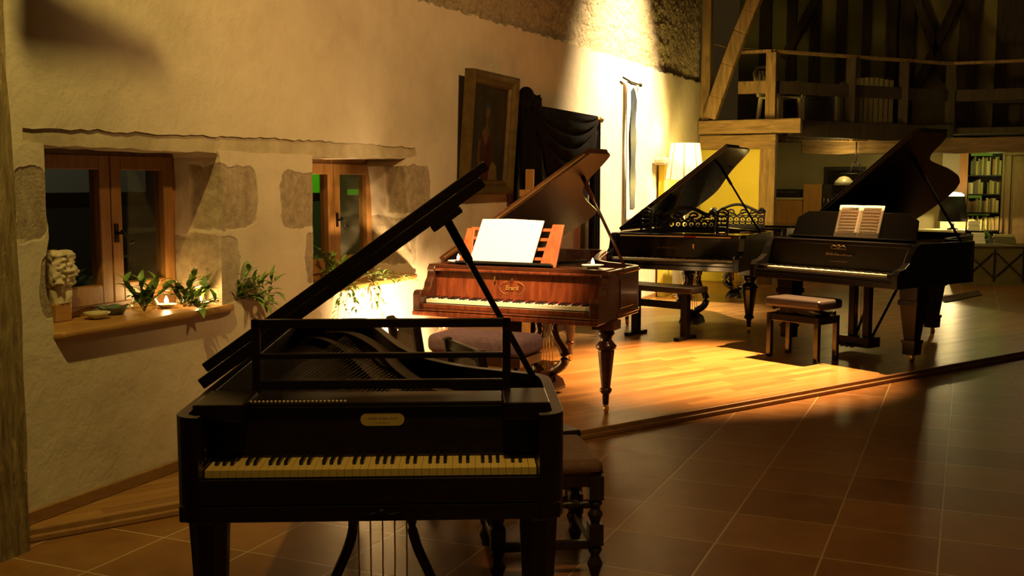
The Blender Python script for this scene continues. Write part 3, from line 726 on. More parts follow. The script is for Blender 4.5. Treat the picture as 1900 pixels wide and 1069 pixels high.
# low panelled counter front with crossed battens
WY = 17.7
wx0 = px_x(1788, WY); wz = px_z(456, 1830, WY)
t = thing('panelled_counter', 'low brown counter with crossed battens on its front below the bookcase', 'counter', (wx0, WY, 0))
ang = atan2(0.955, 0.87)
t.rotation_euler = (0, 0, radians(20))
b = MB(); b.box(0, 0, 0, 3.2, 0.5, wz - 0.03); b.build('body', M['panel'], t)
b = MB(); b.box(-0.03, -0.03, wz - 0.03, 3.2, 0.53, wz); b.build('worktop', M['panel'], t, bevel=0.006)
for k in range(7):
    x0 = 0.08 + k * 0.44; x1 = x0 + 0.38
    b = MB(); b.bar((x0, -0.006, 0.14), (x1, -0.006, wz - 0.12), 0.012, 0.022, (0, 1, 0)); b.bar((x1, -0.006, 0.14), (x0, -0.006, wz - 0.12), 0.012, 0.022, (0, 1, 0))
    b.build('cross_batten', M['dark_cabinet'], t)
    b = MB(); b.box(x1 + 0.02, -0.012, 0.06, x1 + 0.042, 0, wz - 0.06); b.build('stile', M['dark_cabinet'], t)
def on_counter(u, v):
    p = atz(u, v, wz + 0.0); return p
# things on that counter
p = on_counter(1813, 452)
for k in range(7):
    b = MB(); a = random.uniform(-0.012, 0.012); wd = 0.13 - 0.006 * k
    b.box(p.x - wd + a, p.y, wz + 0.001 + k * 0.024, p.x + wd + a, p.y + 0.19, wz + 0.023 + k * 0.024)
    tag(b.build('booklet', M['paper'], bevel=0.003), 'white booklet in the lit pile on the panelled counter', 'book', 'pile of white booklets')
p = on_counter(1862, 452)
for k in range(4):
    b = MB(); a = random.uniform(-0.02, 0.02)
    b.box(p.x - 0.15 + a, p.y, wz + 0.001 + k * 0.035, p.x + 0.17 + a, p.y + 0.2, wz + 0.034 + k * 0.035)
    tag(b.build('book', M['slat'] if k == 3 else M['book4'], bevel=0.004), 'thick cream book on top of the stack right of the leaves' if k == 3 else 'dark green book under the cream book right of the leaves', 'book', None if k == 3 else 'stack of dark green books')
# desk with the black shaded lamp, left of the bookcase
dz = 0.80; dx = px_x(1742, 19.3)
t = thing('desk', 'pale desk below the black shaded lamp behind the open piano', 'desk', (dx, 19.1, 0))
b = MB(); b.box(-0.55, 0, dz - 0.04, 0.42, 0.6, dz); b.build('top', M['cream_trim'], t, bevel=0.005)
for x in (-0.52, 0.37):
    for y in (0.03, 0.53):
        b = MB(); b.box(x, y, 0, x + 0.05, y + 0.05, dz - 0.04); b.build('leg', M['orange_wood'], t)
lx_, ly_ = px_x(1768, 19.3), 19.3
sz0 = px_z(415, 1768, 19.3); sz1 = px_z(364, 1768, 19.3)
t = thing('table_lamp', 'lit table lamp with a black drum shade beside the bookcase', 'lamp', (lx_, ly_, dz))
b = MB(); b.lathe([(0.09, 0), (0.09, 0.015), (0.03, 0.03), (0.02, sz0 - dz + 0.1)], (0, 0, 0.001), 20); b.build('base', M['black'], t)
b = MB(); b.lathe([(0.235, sz0 - dz + 0.04), (0.18, sz1 - dz)], n=32); b.build('lamp_shade', M['shade_black'], t, solid=0.004)
b = MB(); b.ball((0, 0, sz0 - dz + 0.2), 0.04, 0.04, 0.06); b.build('bulb', mat('bulb', (1, .9, .6), 0.5, emit=(1, 0.75, 0.38), estr=60), t)
b = MB(); b.lathe([(0.229, sz0 - dz + 0.045), (0.174, sz1 - dz - 0.005)], n=32); b.build('shade_lining', M['porcelain'], t)
b = MB(); b.lathe([(0.175, sz1 - dz - 0.03), (0.165, sz1 - dz + 0.02), (0.12, sz1 - dz + 0.055), (0.0, sz1 - dz + 0.07)], n=28); b.build('diffuser', M['shade_top'], t)
lamp('desk_lamp_light', 'POINT', (lx_, ly_, sz0 + 0.05), 380, (1.0, 0.74, 0.30), None, 0.05)
for k in range(5):
    b = MB(); a = random.uniform(-0.015, 0.015)
    b.box(lx_ + 0.24 + a, 19.12, dz + 0.001 + k * 0.03, lx_ + 0.42 + a, 19.34, dz + 0.029 + k * 0.03)
    tag(b.build('book', M['paper'], bevel=0.003), 'white book stacked on the desk under the black lamp shade', 'book', 'white books on the lamp desk')
b = MB(); b.box(px_x(1745, 19.98), 19.98, 0, px_x(1777, 19.98), YR, 2.35); struct(b.build('pillar', M['cream_trim']))
lamp('kitchen_fill', 'POINT', (-1.9, 18.2, 2.0), 17, (1.0, 0.72, 0.22), None, 0.1)  # added fill to brighten the kitchen, the pendant is unlit
lamp('reading_corner_fill', 'POINT', (0.9, 17.0, 2.25), 13, (1.0, 0.60, 0.25), None, 0.3)  # added fill for the dark tiles, no visible lamp there
lamp('reading_corner_green', 'POINT', (0.35, 19.1, 1.9), 4, (0.85, 1.0, 0.2), None, 0.1)
b = MB(); q = [atz(u, v, 0.0) for u, v in ((1745, 553), (1815, 540), (1822, 548), (1752, 563))]
b.prism([(p.x, p.y) for p in q], 0.0005, 0.012)
tag(b.build('rug', M['rug'], bevel=0.004), 'small dark rug on the tiles behind the rightmost piano', 'rug')

# ------------------------------------------------------------------ lit floor lamp by the yellow wall
lp = atx(1271, 300, -3.5); LX, LY = lp.x, lp.y
z0 = aty(1271, 334, LY).z; z1 = aty(1271, 266, LY).z
t = thing('floor_lamp', 'glowing floor lamp with a pleated cream shade by the yellow wall', 'lamp', (LX, LY, PL))
rt, rb = 0.185, 0.255
n = 8
b = MB(); b.lathe([(rb, z0 - PL), (rt, z1 - PL)], n=40); b.build('lamp_shade', M['shade_lit'], t)
for k in range(n):
    a = 2 * pi * k / n + 0.2
    b = MB(); b.tube([(rb * cos(a) * 1.006, rb * sin(a) * 1.006, z0 - PL), (rt * cos(a) * 1.006, rt * sin(a) * 1.006, z1 - PL)], 0.009, 6); b.build('shade_rib', M['shade_seam'], t)
b = MB(); b.tube([(rb * cos(2 * pi * k / 32), rb * sin(2 * pi * k / 32), z0 - PL) for k in range(32)], 0.008, 6, True); b.build('shade_rim', M['shade_seam'], t)
b = MB(); b.lathe([(0.15, 0), (0.15, 0.02), (0.04, 0.05), (0.018, 0.12), (0.018, z0 - PL + 0.1)], (0, 0, 0.001), 20); b.build('stand', M['brass'], t)
lamp('floor_lamp_up', 'POINT', (LX, LY, z1 + 0.05), 50, (1.0, 0.74, 0.18), None, 0.1)
lamp('floor_lamp_down', 'POINT', (LX, LY, z0 - 0.06), 80, (1.0, 0.74, 0.18), None, 0.1)
lamp('floor_lamp_room', 'SPOT', (LX + 0.3, LY + 0.1, (z0 + z1) / 2), 150, (1.0, 0.74, 0.18), (-3.4, 16.4, 1.5), 0.15, 130, 0.6)
# stone capital and block built for the pilaster on the wall beside it
p = atx(1206, 292, XW); q = atx(1238, 305, XW)
t = thing('stone_recess', 'pale stone bracket over a yellow pilaster beside the glowing lamp', 'recess', (XW + 0.03, (p.y + q.y) / 2, PL))
b = MB(); b.box(0, -0.36, q.z - PL - 0.02, 0.16, 0.42, p.z - PL); b.build('capital', M['carved'], t, bevel=0.03)
b = MB(); b.box(0.0, -0.12, 0.0, 0.09, 0.36, q.z - PL - 0.02); b.build('recess_block', M['yellow_wall'], t, bevel=0.01)  # yellow painted block added in place of the recess
# hanging scroll
p = atx(1155, 150, XW); q = atx(1181, 157, XW); r = atx(1163, 412, XW)
y0, y1 = p.y + 0.02, q.y - 0.1
t = thing('hanging_scroll', 'narrow white hanging scroll with a blue black painted blade', 'scroll', (XW + 0.03, y0, r.z))
H = p.z - r.z
b = MB(); b.tube([(0.01, -0.12, H + 0.03), (0.015, 0.2, H + 0.0), (0.01, y1 - y0 + 0.12, H - 0.0)], 0.012); b.ball((0.01, y1 - y0 + 0.14, H), 0.025, 0.025, 0.025); b.build('rod', M['iron'], t)
b = MB(); b.grid(4, 30, lambda u, v: (0.0 + 0.01 * sin(v * 9), u * (y1 - y0), v * H)); b.build('cloth', M['banner'], t, solid=0.004)
b = MB(); W_ = (y1 - y0)
left = [(W_ * (0.40 + 0.03 * sin(k)), H * (0.94 - k * 0.06)) for k in range(15)]; right = [(W_ * (0.88 + 0.05 * sin(k * 1.3) - 0.1 * (k == 0)), H * (0.94 - k * 0.06)) for k in range(15)]
b.prism([(0.5 * W_ + 0.12 * W_, H * 0.97)] + [(a, c) for a, c in right] + left[::-1], 0.016, 0.020, 'yz'); b.build('painted_blade', M['blue_paint'], t)
b = MB(); b.prism([(0.0, 0), (W_ * 0.08, 0), (W_ * 0.05, H * 0.5), (W_ * 0.03, H * 0.97), (0, H * 0.97)], 0.016, 0.020, 'yz'); b.build('painted_edge', M['blue_paint'], t)

# ------------------------------------------------------------------ painting, curtain, easel
yA, yB_ = 7.76, 8.70; zA, zB = 1.50, 2.52
t = thing('painting', 'gilt framed portrait of a woman in a dark red dress', 'painting', (XW + 0.02, yA, zA))
t.rotation_euler = (0, radians(4), 0)
Wp, Hp = yB_ - yA, zB - zA
for i in range(4):
    b = MB()
    prof = [(0.0, 0.0), (0.0, 0.085), (0.02, 0.095), (0.045, 0.075), (0.07, 0.05), (0.095, 0.055), (0.115, 0.03), (0.115, 0)]
    cs = [(0, 0), (Wp, 0), (Wp, Hp), (0, Hp)]
    a = Vector(cs[i]); c = Vector(cs[(i + 1) % 4]); d = (c - a).normalized(); nn = Vector((-d.y, d.x))
    vs = []
    for e, s in ((a, 1), (c, -1)):
        for o_, h in prof:
            q2 = e + nn * o_ + d * (s * o_); vs.append((h, q2.x, q2.y))
    m_ = len(prof)
    b.add(vs, [(k, k + 1, m_ + k + 1, m_ + k) for k in range(m_ - 1)])
    b.build('frame_side', M['gilt'], t)
b = MB(); b.box(0.015, 0.1, 0.1, 0.022, Wp - 0.1, Hp - 0.1); cv = b.build('canvas', M['canvas'], t)
def flat(name, pts, m, h0, h1): b = MB(); b.prism(pts, h0, h1, 'yz'); return b.build(name, m, cv)
cx_ = Wp * 0.45
def ell(cx, cz, rx, rz, n=20): return [(cx + rx * cos(2 * pi * k / n), cz + rz * sin(2 * pi * k / n)) for k in range(n)]
flat('painted_dress', [(cx_ - 0.20, 0.11), (cx_ + 0.24, 0.11), (cx_ + 0.20, 0.22), (cx_ + 0.12, 0.32), (cx_ + 0.13, 0.44), (cx_ + 0.08, 0.52), (cx_ - 0.07, 0.52), (cx_ - 0.14, 0.45), (cx_ - 0.12, 0.30)], M['dress_paint'], 0.022, 0.0235)
flat('painted_neckline', [(cx_ - 0.085, 0.52), (cx_ + 0.0, 0.41), (cx_ + 0.075, 0.52), (cx_ + 0.045, 0.56), (cx_ + 0.03, 0.60), (cx_ + 0.03, 0.63), (cx_ - 0.015, 0.63), (cx_ - 0.015, 0.58)], M['skin_paint'], 0.0235, 0.025)
flat('painted_arm', [(cx_ - 0.145, 0.46), (cx_ - 0.10, 0.46), (cx_ - 0.10, 0.30), (cx_ + 0.04, 0.22), (cx_ + 0.03, 0.18), (cx_ - 0.13, 0.24), (cx_ - 0.155, 0.32)], M['skin_paint'], 0.0235, 0.025)
flat('painted_shawl', [(cx_ + 0.08, 0.12), (cx_ + 0.28, 0.12), (cx_ + 0.25, 0.24), (cx_ + 0.16, 0.28), (cx_ + 0.10, 0.2)], M['shawl_paint'], 0.0235, 0.025)
flat('painted_hair', ell(cx_ + 0.0, 0.705, 0.065, 0.07), M['hair_paint'], 0.0235, 0.025)
flat('painted_face', ell(cx_ + 0.012, 0.68, 0.036, 0.053), M['skin_paint'], 0.025, 0.0265)

# dark doorway with draped cloth
dA, dB = 8.80, 11.02
b = MB(); b.box(XW + 0.001, dA, PL, XW + 0.03, dB, 2.1); t = struct(b.build('door_2', M['mahogany_dark'], bevel=0.006))
b = MB(); b.box(XW + 0.03, dA + 0.15, 0.3, XW + 0.04, 9.8, 1.9); b.box(XW + 0.03, 9.95, 0.3, XW + 0.04, dB - 0.12, 1.9); b.build('panel', M['mahogany_dark'], t, bevel=0.008)
zr = 2.28
t = thing('curtain_rod', 'brass rod with a ball finial carrying the black cloth', 'rod', (XW + 0.12, dA, zr))
b = MB(); b.tube([(0, -0.05, 0), (0, 2.26, 0)], 0.014); b.build('rod', M['brass'], t)
b = MB(); b.ball((0, 2.30, 0), 0.035, 0.035, 0.035); b.build('finial', M['brass'], t)
b = MB(); b.tube([(-0.12, 2.16, -0.03), (0, 2.16, -0.03), (0, 2.16, 0)], 0.01); b.build('bracket', M['brass'], t)
t = thing('curtain', 'black cloth swagged over the rod beside the gilt painting', 'curtain', (XW + 0.12, dA, zr))
def swag(u, v):
    y = 0.32 + u * 1.78
    sag = 1 - (2 * (u * 0.93 + 0.0) - 0.93) ** 2
    sag = max(0.0, sin(pi * min(1, (u * 0.96 + 0.02)))) ** 0.8
    z = 0.03 - v * (0.10 + 1.06 * sag * (1.0 - 0.25 * u))
    fold = sin(v * 46 + 2.0 * sin(u * 5)) * 0.022 * min(1, v * 5) * (0.3 + sag)
    return (0.03 + 0.05 * sag * v + fold + 0.012 * sin(u * 30) * v, y + 0.03 * sin(v * 7), z)
b = MB(); b.grid(50, 110, swag); b.build('swag', M['darkfabric'], t, solid=0.004)
def tail(u, v):
    y = -0.02 + u * (0.50 + 0.06 * v)
    return (0.02 + 0.045 * sin(u * 24 + v) * (0.4 + v * 0.6) + 0.02 * sin(u * 51), y, 0.05 + 0.09 * max(0, sin(u * 7 + 0.6)) * (1 - v) ** 6 - v * (zr - PL - 0.02))
b = MB(); b.grid(70, 50, tail); b.build('left_tail', M['darkfabric'], t, solid=0.004)
def tail2(u, v):
    y = 2.22 - u * (0.30 - 0.1 * (1 - v)); return (0.0 + 0.03 * sin(u * 20 + v) , y, 0.0 - v * (zr - PL - 0.02))
b = MB(); b.grid(40, 40, tail2); b.build('right_tail', M['darkfabric'], t, solid=0.004)
b = MB()
for cy, cz, r in ((0.1, 0.10, 0.09), (0.22, 0.06, 0.08), (0.02, 0.04, 0.08), (0.3, 0.02, 0.08)): b.ball((0.03, cy, cz), 0.07, r, r * 0.9)
b.build('knot', M['darkfabric'], t)
# easel half hidden behind the cloth
p = atx(985, 360, XW + 0.25)
t = thing('easel', 'orange wooden easel standing in front of the black cloth', 'easel', (p.x, p.y, PL))
zc = p.z - PL
b = MB(); b.bar((0.0, -0.12, 0), (0.0, -0.02, zc + 0.22), 0.035, 0.075, (1, 0, 0)); b.build('post', M['orange_wood'], t, bevel=0.004)
b = MB(); b.bar((0.0, 0.55, 0), (0.0, 0.42, zc + 0.05), 0.03, 0.05, (1, 0, 0)); b.build('post', M['orange_wood'], t, bevel=0.004)
b = MB(); b.box(-0.02, -0.22, zc - 0.02, 0.05, 0.6, zc + 0.04); b.build('ledge', M['orange_wood'], t, bevel=0.004)
b = MB(); b.box(-0.02, -0.12, 0.5, 0.02, 0.5, 0.55); b.build('crossbar', M['orange_wood'], t, bevel=0.004)

# ------------------------------------------------------------------ grand pianos (local axes: x along the keyboard, y away from the player, z up)
BLACK_AFTER = {'C': 1, 'D': 1, 'E': 0, 'F': 1, 'G': 1, 'A': 1, 'B': 0}
def smooth_path(pts, n=5):
    out = []
    for i in range(len(pts) - 1):
        p0, p1, p2, p3 = (Vector(pts[max(0, min(len(pts) - 1, k))]) for k in (i - 1, i, i + 1, i + 2))
        for k in range(n):
            t = k / n
            q = 0.5 * (2 * p1 + (p2 - p0) * t + (2 * p0 - 5 * p1 + 4 * p2 - p3) * t * t + (3 * p1 - p0 - 3 * p2 + p3) * t ** 3)
            out.append((q.x, q.y))
    out.append(tuple(pts[-1])); return out
def outline(P, y0):
    return [(P['w'], y0)] + smooth_path(P['bend']) + smooth_path([P['bend'][-1]] + P['tail'], 3)[1:] + [(-P['w'], y0)]
def inset(path, t):
    out = []
    n = len(path)
    for i in range(n):
        a = Vector(path[max(i - 1, 0)]); c = Vector(path[min(i + 1, n - 1)]); d = (c - a).normalized()
        out.append((path[i][0] - d.y * t, path[i][1] + d.x * t))
    return out
def caster(b, x, y, r, rz=0.0):
    b.lathe([(r * 0.5, -0.012), (r, -0.010), (r, 0.010), (r * 0.5, 0.012)], (x, y, r), 16, True, 'x')
def make_leg(t, kind, x, y, h, ml, size=1.0):
    b = MB(); c = (x, y, 0)
    if kind == 'octagon':
        b.lathe([(0.036, 0.05), (0.062, h - 0.03), (0.068, h - 0.02), (0.068, h)], c, 8, False, rot=pi / 8)
    elif kind == 'square':
        r2 = sqrt(2)
        b.lathe([(0.052 * r2, 0.065), (0.055 * r2, 0.16)], c, 4, False, rot=pi / 4)
        b.lathe([(0.062 * r2, 0.16), (0.062 * r2, 0.185)], c, 4, False, rot=pi / 4)
        b.lathe([(0.046 * r2, 0.185), (0.076 * r2, h - 0.16)], c, 4, False, rot=pi / 4)
        b.lathe([(0.088 * r2, h - 0.16), (0.088 * r2, h - 0.12), (0.078 * r2, h - 0.12), (0.082 * r2, h)], c, 4, False, rot=pi / 4)
    else:
        s = size
        b.lathe([(0.020, 0.06), (0.024, 0.13), (0.030, 0.135), (0.040 * s, 0.15), (0.042 * s, 0.165), (0.032 * s, 0.175)], c, 16)
        b.lathe([(0.031 * s, 0.175), (0.058 * s, h - 0.21), (0.056 * s, h - 0.20)], c, 10, False)
        b.lathe([(0.056 * s, h - 0.20), (0.068 * s, h - 0.19), (0.070 * s, h - 0.17), (0.050 * s, h - 0.15), (0.036 * s, h - 0.13), (0.05 * s, h - 0.105), (0.058 * s, h - 0.09), (0.05 * s, h - 0.07), (0.04 * s, h - 0.06)], c, 18)
        b.box(x - 0.075 * s, y - 0.075 * s, h - 0.06, x + 0.075 * s, y + 0.075 * s, h)
    lg = b.build('leg', ml, t)
    b = MB(); caster(b, x, y + 0.012, 0.028); b.box(x - 0.012, y - 0.012, 0.03, x + 0.012, y + 0.012, 0.08); b.build('caster', M['brass'], lg)
def make_keys(t, n, start, kh, y0, z, klen=0.148, mw=None):
    kw = 2 * kh / n; names = 'CDEFGAB'; i0 = names.index(start)
    b = MB(); b.box(-kw / 2 + 0.0006, 0, -0.022, kw / 2 - 0.0006, klen, 0); wm = b.mesh('white_key', mw or M['ivory_white'])
    b = MB(); b.prism([(0.052, 0.0), (0.058, 0.011), (klen, 0.013), (klen, -0.01), (0.052, -0.01)], -kw * 0.23, kw * 0.23, 'yz'); bm = b.mesh('black_key', M['ebony'])
    for i in range(n):
        x = -kh + (i + 0.5) * kw
        inst('white_key', wm, t, (x, y0, z))
        if BLACK_AFTER[names[(i0 + i) % 7]] and i < n - 1: inst('black_key', bm, t, (x + kw / 2, y0, z))
def lidp(w, zt, th):
    ct, st = cos(th), sin(th)
    def f(q):   # q = (x, y, h) lid laid flat -> raised about the spine
        s = q.x + w
        return Vector((-w + s * ct - q.z * st, q.y, zt + s * st + q.z * ct))
    return f
def piano(P):
    t = thing('grand_piano', P['label'], 'piano', P['loc'], P['rz'], None, P.get('scale', 1.0))
    w, zb, zt, kz, kh = (P[k] for k in ('w', 'zb', 'zt', 'kz', 'kh'))
    kb = P['kb']; ya = P['ya']; mb_, mi, mk = P['m'], P['mi'], P['ml']
    th = P.get('th', 0.045)
    # rim
    path = outline(P, ya)
    if P.get('wrap'):
        r = 0.075
        arc = [(w - r + r * sin(a), r - r * cos(a)) for a in [pi / 2 * k / 6 for k in range(7)]]
        path = arc + path + [(-x, y) for x, y in arc[::-1]]
    inn = inset(path, th)
    n = len(path); b = MB()
    vs = [(x, y, zb) for x, y in path] + [(x, y, zt) for x, y in path] + [(x, y, zb) for x, y in inn] + [(x, y, zt) for x, y in inn]
    fs = []
    for i in range(n - 1): fs += [(i, i + 1, n + i + 1, n + i), (n + i, n + i + 1, 3 * n + i + 1, 3 * n + i), (2 * n + i + 1, 2 * n + i, 3 * n + i, 3 * n + i + 1), (i + 1, i, 2 * n + i, 2 * n + i + 1)]
    fs += [(0, n, 3 * n, 2 * n), (n - 1, 2 * n - 1 + 0, 4 * n - 1, 3 * n - 1)]
    fs[-1] = (n - 1, 3 * n - 1, 4 * n - 1, 2 * n - 1)
    b.add(vs, fs); b.prism([(x, y) for x, y in inn], zb + 0.004, zb + 0.03)
    case = b.build('case', mb_, t, bevel=0.006)
    if P.get('beads'):
        bp = inset(path, -0.004)
        for z, r_ in P['beads']:
            q = MB(); q.tube([(x, y, z) for x, y in bp], r_, 6); q.build('moulding', P.get('mbead', mb_), case)
    # keyboard end: bed, slip, blocks, nameboard
    b = MB(); b.box(-w + 0.012, 0.01, zb - 0.0, w - 0.012, ya + 0.28, zb + 0.05); b.build('key_bed', mb_, t, bevel=0.006)
    if not P.get('wrap'):
        for s in (-1, 1):
            b = MB(); x0, x1 = sorted((s * w, s * (w - 0.062))); b.prism(P['arm'], x0, x1, 'yz'); b.build('arm', mb_, t, bevel=0.006)
    xs = w - 0.06
    b = MB(); b.box(-xs, P.get('slip_y', 0.02), zb + 0.05, xs, P.get('slip_y', 0.02) + 0.022, kz - 0.024); b.build('key_slip', P.get('mslip', mb_), t, bevel=0.004)
    for s in (-1, 1):
        x0, x1 = sorted((s * (kh + 0.003), s * xs)); b = MB(); b.box(x0, P.get('slip_y', 0.02) + 0.022, kz - 0.05, x1, kb, kz + 0.012); b.build('key_block', mk, t, bevel=0.005)
    b = MB(); b.box(-kh, P['ky'] + 0.01, kz - 0.06, kh, kb + 0.02, kz - 0.0245); b.build('key_frame', M['darkwood'], t)
    b = MB(); b.box(-kh, kb - 0.012, kz + 0.001, kh, kb - 0.002, kz + 0.006); b.build('felt_strip', P.get('felt', M['red_felt']), t)
    b = MB(); b.prism([(kb, kz - 0.02), (kb + 0.025, P['nz']), (kb + 0.05, P['nz']), (kb + 0.035, kz - 0.02)], -xs, xs, 'yz'); nb = b.build('nameboard', P.get('mname', mb_), t, bevel=0.003)
    if P.get('keys'): make_keys(t, P['keys'][0], P['keys'][1], kh, P['ky'], kz, kb - P['ky'], P.get('mw'))
    # interior
    inner = [q for q in inset(path, th + 0.002) if q[1] > kb + 0.06]
    inner = [(inner[0][0], kb + 0.06)] + inner + [(inner[-1][0], kb + 0.06)]
    zs = zt - P.get('sb', 0.12)
    b = MB(); b.prism(inner, zs - 0.01, zs); b.build('soundboard', P.get('msb', M['rosewood_in']), t)
    b = MB(); b.box(-xs, kb + 0.06, zs, xs, kb + 0.24, zs + P.get('wp', 0.05)); b.build('pin_block', P.get('mpb', M['rosewood_in']), t, bevel=0.004)
    b = MB()
    zp = zs + P.get('wp', 0.05)
    for i in range(84):
        x = -xs + 0.05 + (2 * xs - 0.1) * i / 83
        for r_ in (0, 1): b.lathe([(0.0028, 0), (0.0028, 0.022), (0.0034, 0.024)], (x, kb + 0.10 + 0.025 * r_ + 0.012 * (i % 3), zp), 6)
    b.build('tuning_pins', M['steel'], t)['kind'] = 'stuff'
    # bridge and hitch rails follow the bent side
    bent = smooth_path(P['bend'])
    for off, hh, wd, nm, mm in P.get('bands', ((th + 0.05, 0.03, 0.035, 'hitch_rail', mi), (th + 0.16, 0.03, 0.022, 'bridge', mi))):
        q = smooth_path(off) if isinstance(off, list) else inset(bent, off); b = MB()
        for i in range(len(q) - 1):
            b.bar((*q[i], zs + hh / 2), (*q[i + 1], zs + hh / 2), wd, hh)
        b.build(nm, mm, t)
    br = inset(bent, th + 0.10)
    b = MB(); ns = 60
    for i in range(ns):
        f = i / (ns - 1); k = f * (len(br) - 1.001); j = int(k); e = Vector(br[j]).lerp(Vector(br[j + 1]), k - j)
        x0 = xs - 0.05 - (2 * xs - 0.1) * f
        x1 = e.x if P.get('straight', True) else e.x
        b.bar((x0, kb + 0.23, zp + 0.008), (x1, e.y, zs + 0.035), 0.0018, 0.0018)
    b.build('strings', P.get('mstring', M['steel']), t)['kind'] = 'stuff'
    if P.get('plate'):
        for i in range(4):
            f = 0.12 + 0.25 * i; k = f * (len(br) - 1.001); j = int(k); e = Vector(br[j]); x0 = xs - 0.1 - (2 * xs - 0.2) * f
            b = MB(); b.bar((x0, kb + 0.2, zp + 0.03), (e.x, e.y, zs + 0.06), 0.03, 0.025); b.build('frame_bar', P['plate'], t, bevel=0.005)
        q = inset(bent, th + 0.005); q2 = inset(bent, th + 0.09)
        b = MB(); b.prism(q + q2[::-1], zs + 0.03, zs + 0.045); b.build('iron_frame', P['plate'], t, bevel=0.004)
    # lid
    if P.get('lid'):
        ang, yl, fl = P['lid']
        f = lidp(w, zt + 0.006, radians(ang))
        o = inset(outline(P, yl), -0.012)
        lt = P.get('lt', 0.02); b = MB(); b.prism([(x + P.get('lshift', 0), y) for x, y in o], 0.0, lt); b.xf(f); ld = b.build('lid', P.get('mlid', mb_), t, bevel=0.004)
        b = MB(); b.box(-w - 0.012 + P.get('fshift', 0), yl + 0.004, lt + 0.001, w + 0.012 + P.get('fshift', 0), yl + fl, lt + 0.001 + P.get('ft', 0.024)); b.xf(f); b.build('front_flap', P.get('mlid', mb_), t, bevel=0.005)
        if P.get('hinge'):
            b = MB(); b.box(-w + 0.03, yl - 0.006, 0.012, w - 0.03, yl + 0.006, 0.026); b.xf(f); b.build('hinge', P['hinge'], ld)
        for batten in P.get('battens', ()):
            x0, y0, x1, y1, h0 = batten; b = MB(); b.box(x0, y0, -h0, x1, y1, 0.0); b.xf(f); b.build('batten', mb_, ld, bevel=0.004)
        px_, py, sx_, sy = P['prop']
        e = f(Vector((sx_, sy, 0)))
        b = MB(); b.tube([(px_, py, zt - 0.03), Vector((px_, py, zt - 0.03)).lerp(e, 0.72), Vector((px_, py, zt - 0.03)).lerp(e, 0.74), tuple(e)], [0.011, 0.011, 0.016, 0.016], 8); b.build('lid_prop', P.get('mprop', mb_), t)
    # legs
    for x, y in P['legs']: make_leg(t, P['leg'], x, y, zb + 0.002, mk, P.get('legsize', 1.0))
    # pedal lyre
    ly = P['lyre_y']; k = P['lyre']; lxo = P.get('lyre_x', 0.0)
    b = MB()
    if k == 'harp':
        for s in (-1, 1):
            pts = bez((s * 0.125, ly, zb), (s * 0.06, ly, zb - 0.16), (s * 0.12, ly, zb - 0.22), (s * 0.175, ly, zb - 0.36), 12) + bez((s * 0.175, ly, zb - 0.36), (s * 0.19, ly, zb - 0.44), (s * 0.12, ly, 0.13), (s * 0.08, ly, 0.11), 6)[1:]
            b.tube(pts, 0.017, 8)
        b.bar((-0.105, ly, zb - 0.085), (0.105, ly, zb - 0.085), 0.03, 0.028)
        b.box(-0.16, ly - 0.07, 0.06, 0.16, ly + 0.07, 0.12)
    elif k == 'posts':
        for s in (-1, 1): b.bar((lxo + s * 0.075, ly, zb), (lxo + s * 0.075, ly, 0.12), 0.055, 0.055)
        b.box(lxo - 0.15, ly - 0.09, 0.045, lxo + 0.15, ly + 0.08, 0.13)
        for s in (-1, 1): b.tube([(lxo + s * 0.08, ly + 0.06, 0.12), (lxo + s * 0.13, ly + 0.42, zb)], 0.012)
    else:
        for s in (-1, 1):
            pts = bez((lxo + s * 0.085, ly, zb), (lxo + s * 0.05, ly, zb - 0.15), (lxo + s * 0.05, ly, zb - 0.2), (lxo + s * 0.12, ly, zb - 0.28), 8) + bez((lxo + s * 0.12, ly, zb - 0.28), (lxo + s * 0.18, ly, zb - 0.36), (lxo + s * 0.14, ly, 0.2), (lxo + s * 0.04, ly, 0.17), 8)[1:]
            b.tube(pts, [0.030] * 9 + [0.036] * 8, 8)
        b.lathe([(0.07, 0.17), (0.06, 0.15), (0.13, 0.10), (0.15, 0.05), (0.15, 0.03)][::-1], (lxo, ly, 0), 4, False, rot=pi / 4)
        b.bar((lxo - 0.1, ly, zb - 0.02), (lxo + 0.1, ly, zb - 0.02), 0.05, 0.04)
    lr = b.build('pedal_lyre', mk, t)
    b = MB()
    for i in range(5): x = lxo + (-0.08 + i * 0.04) * (1.0 if k == 'harp' else 0.6); b.tube([(x, ly, zb), (x, ly, 0.12)], 0.0028, 5)
    b.build('pedal_rods', M['brass'], lr)
    for s in ((-1, 1) if P.get('pedals', 2) == 2 else (-1, 0, 1)):
        b = MB(); b.bar((lxo + s * 0.05, ly - 0.05, 0.075), (lxo + s * 0.05, ly - 0.2, 0.055), 0.028, 0.012); b.build('pedal', M['brass'], lr, bevel=0.004)
    return t, nb
def squiggles(rows, width, h, seed, ornament=None):
    """unreadable flowing script: rows of (z, half width, letter height)"""
    rnd = random.Random(seed); b = MB()
    for z, hw, lh in rows:
        x = -hw
        while x < hw:
            wd = lh * rnd.uniform(0.5, 0.9); a = rnd.uniform(0.4, 1.0)
            pts = [(x, 0, z), (x + wd * .3, 0, z + lh * a), (x + wd * .55, 0, z), (x + wd * .8, 0, z + lh * .45), (x + wd, 0, z)]
            b.tube(pts, lh * 0.075, 4); x += wd * (1.0 if rnd.random() < 0.85 else 1.6)
    return b

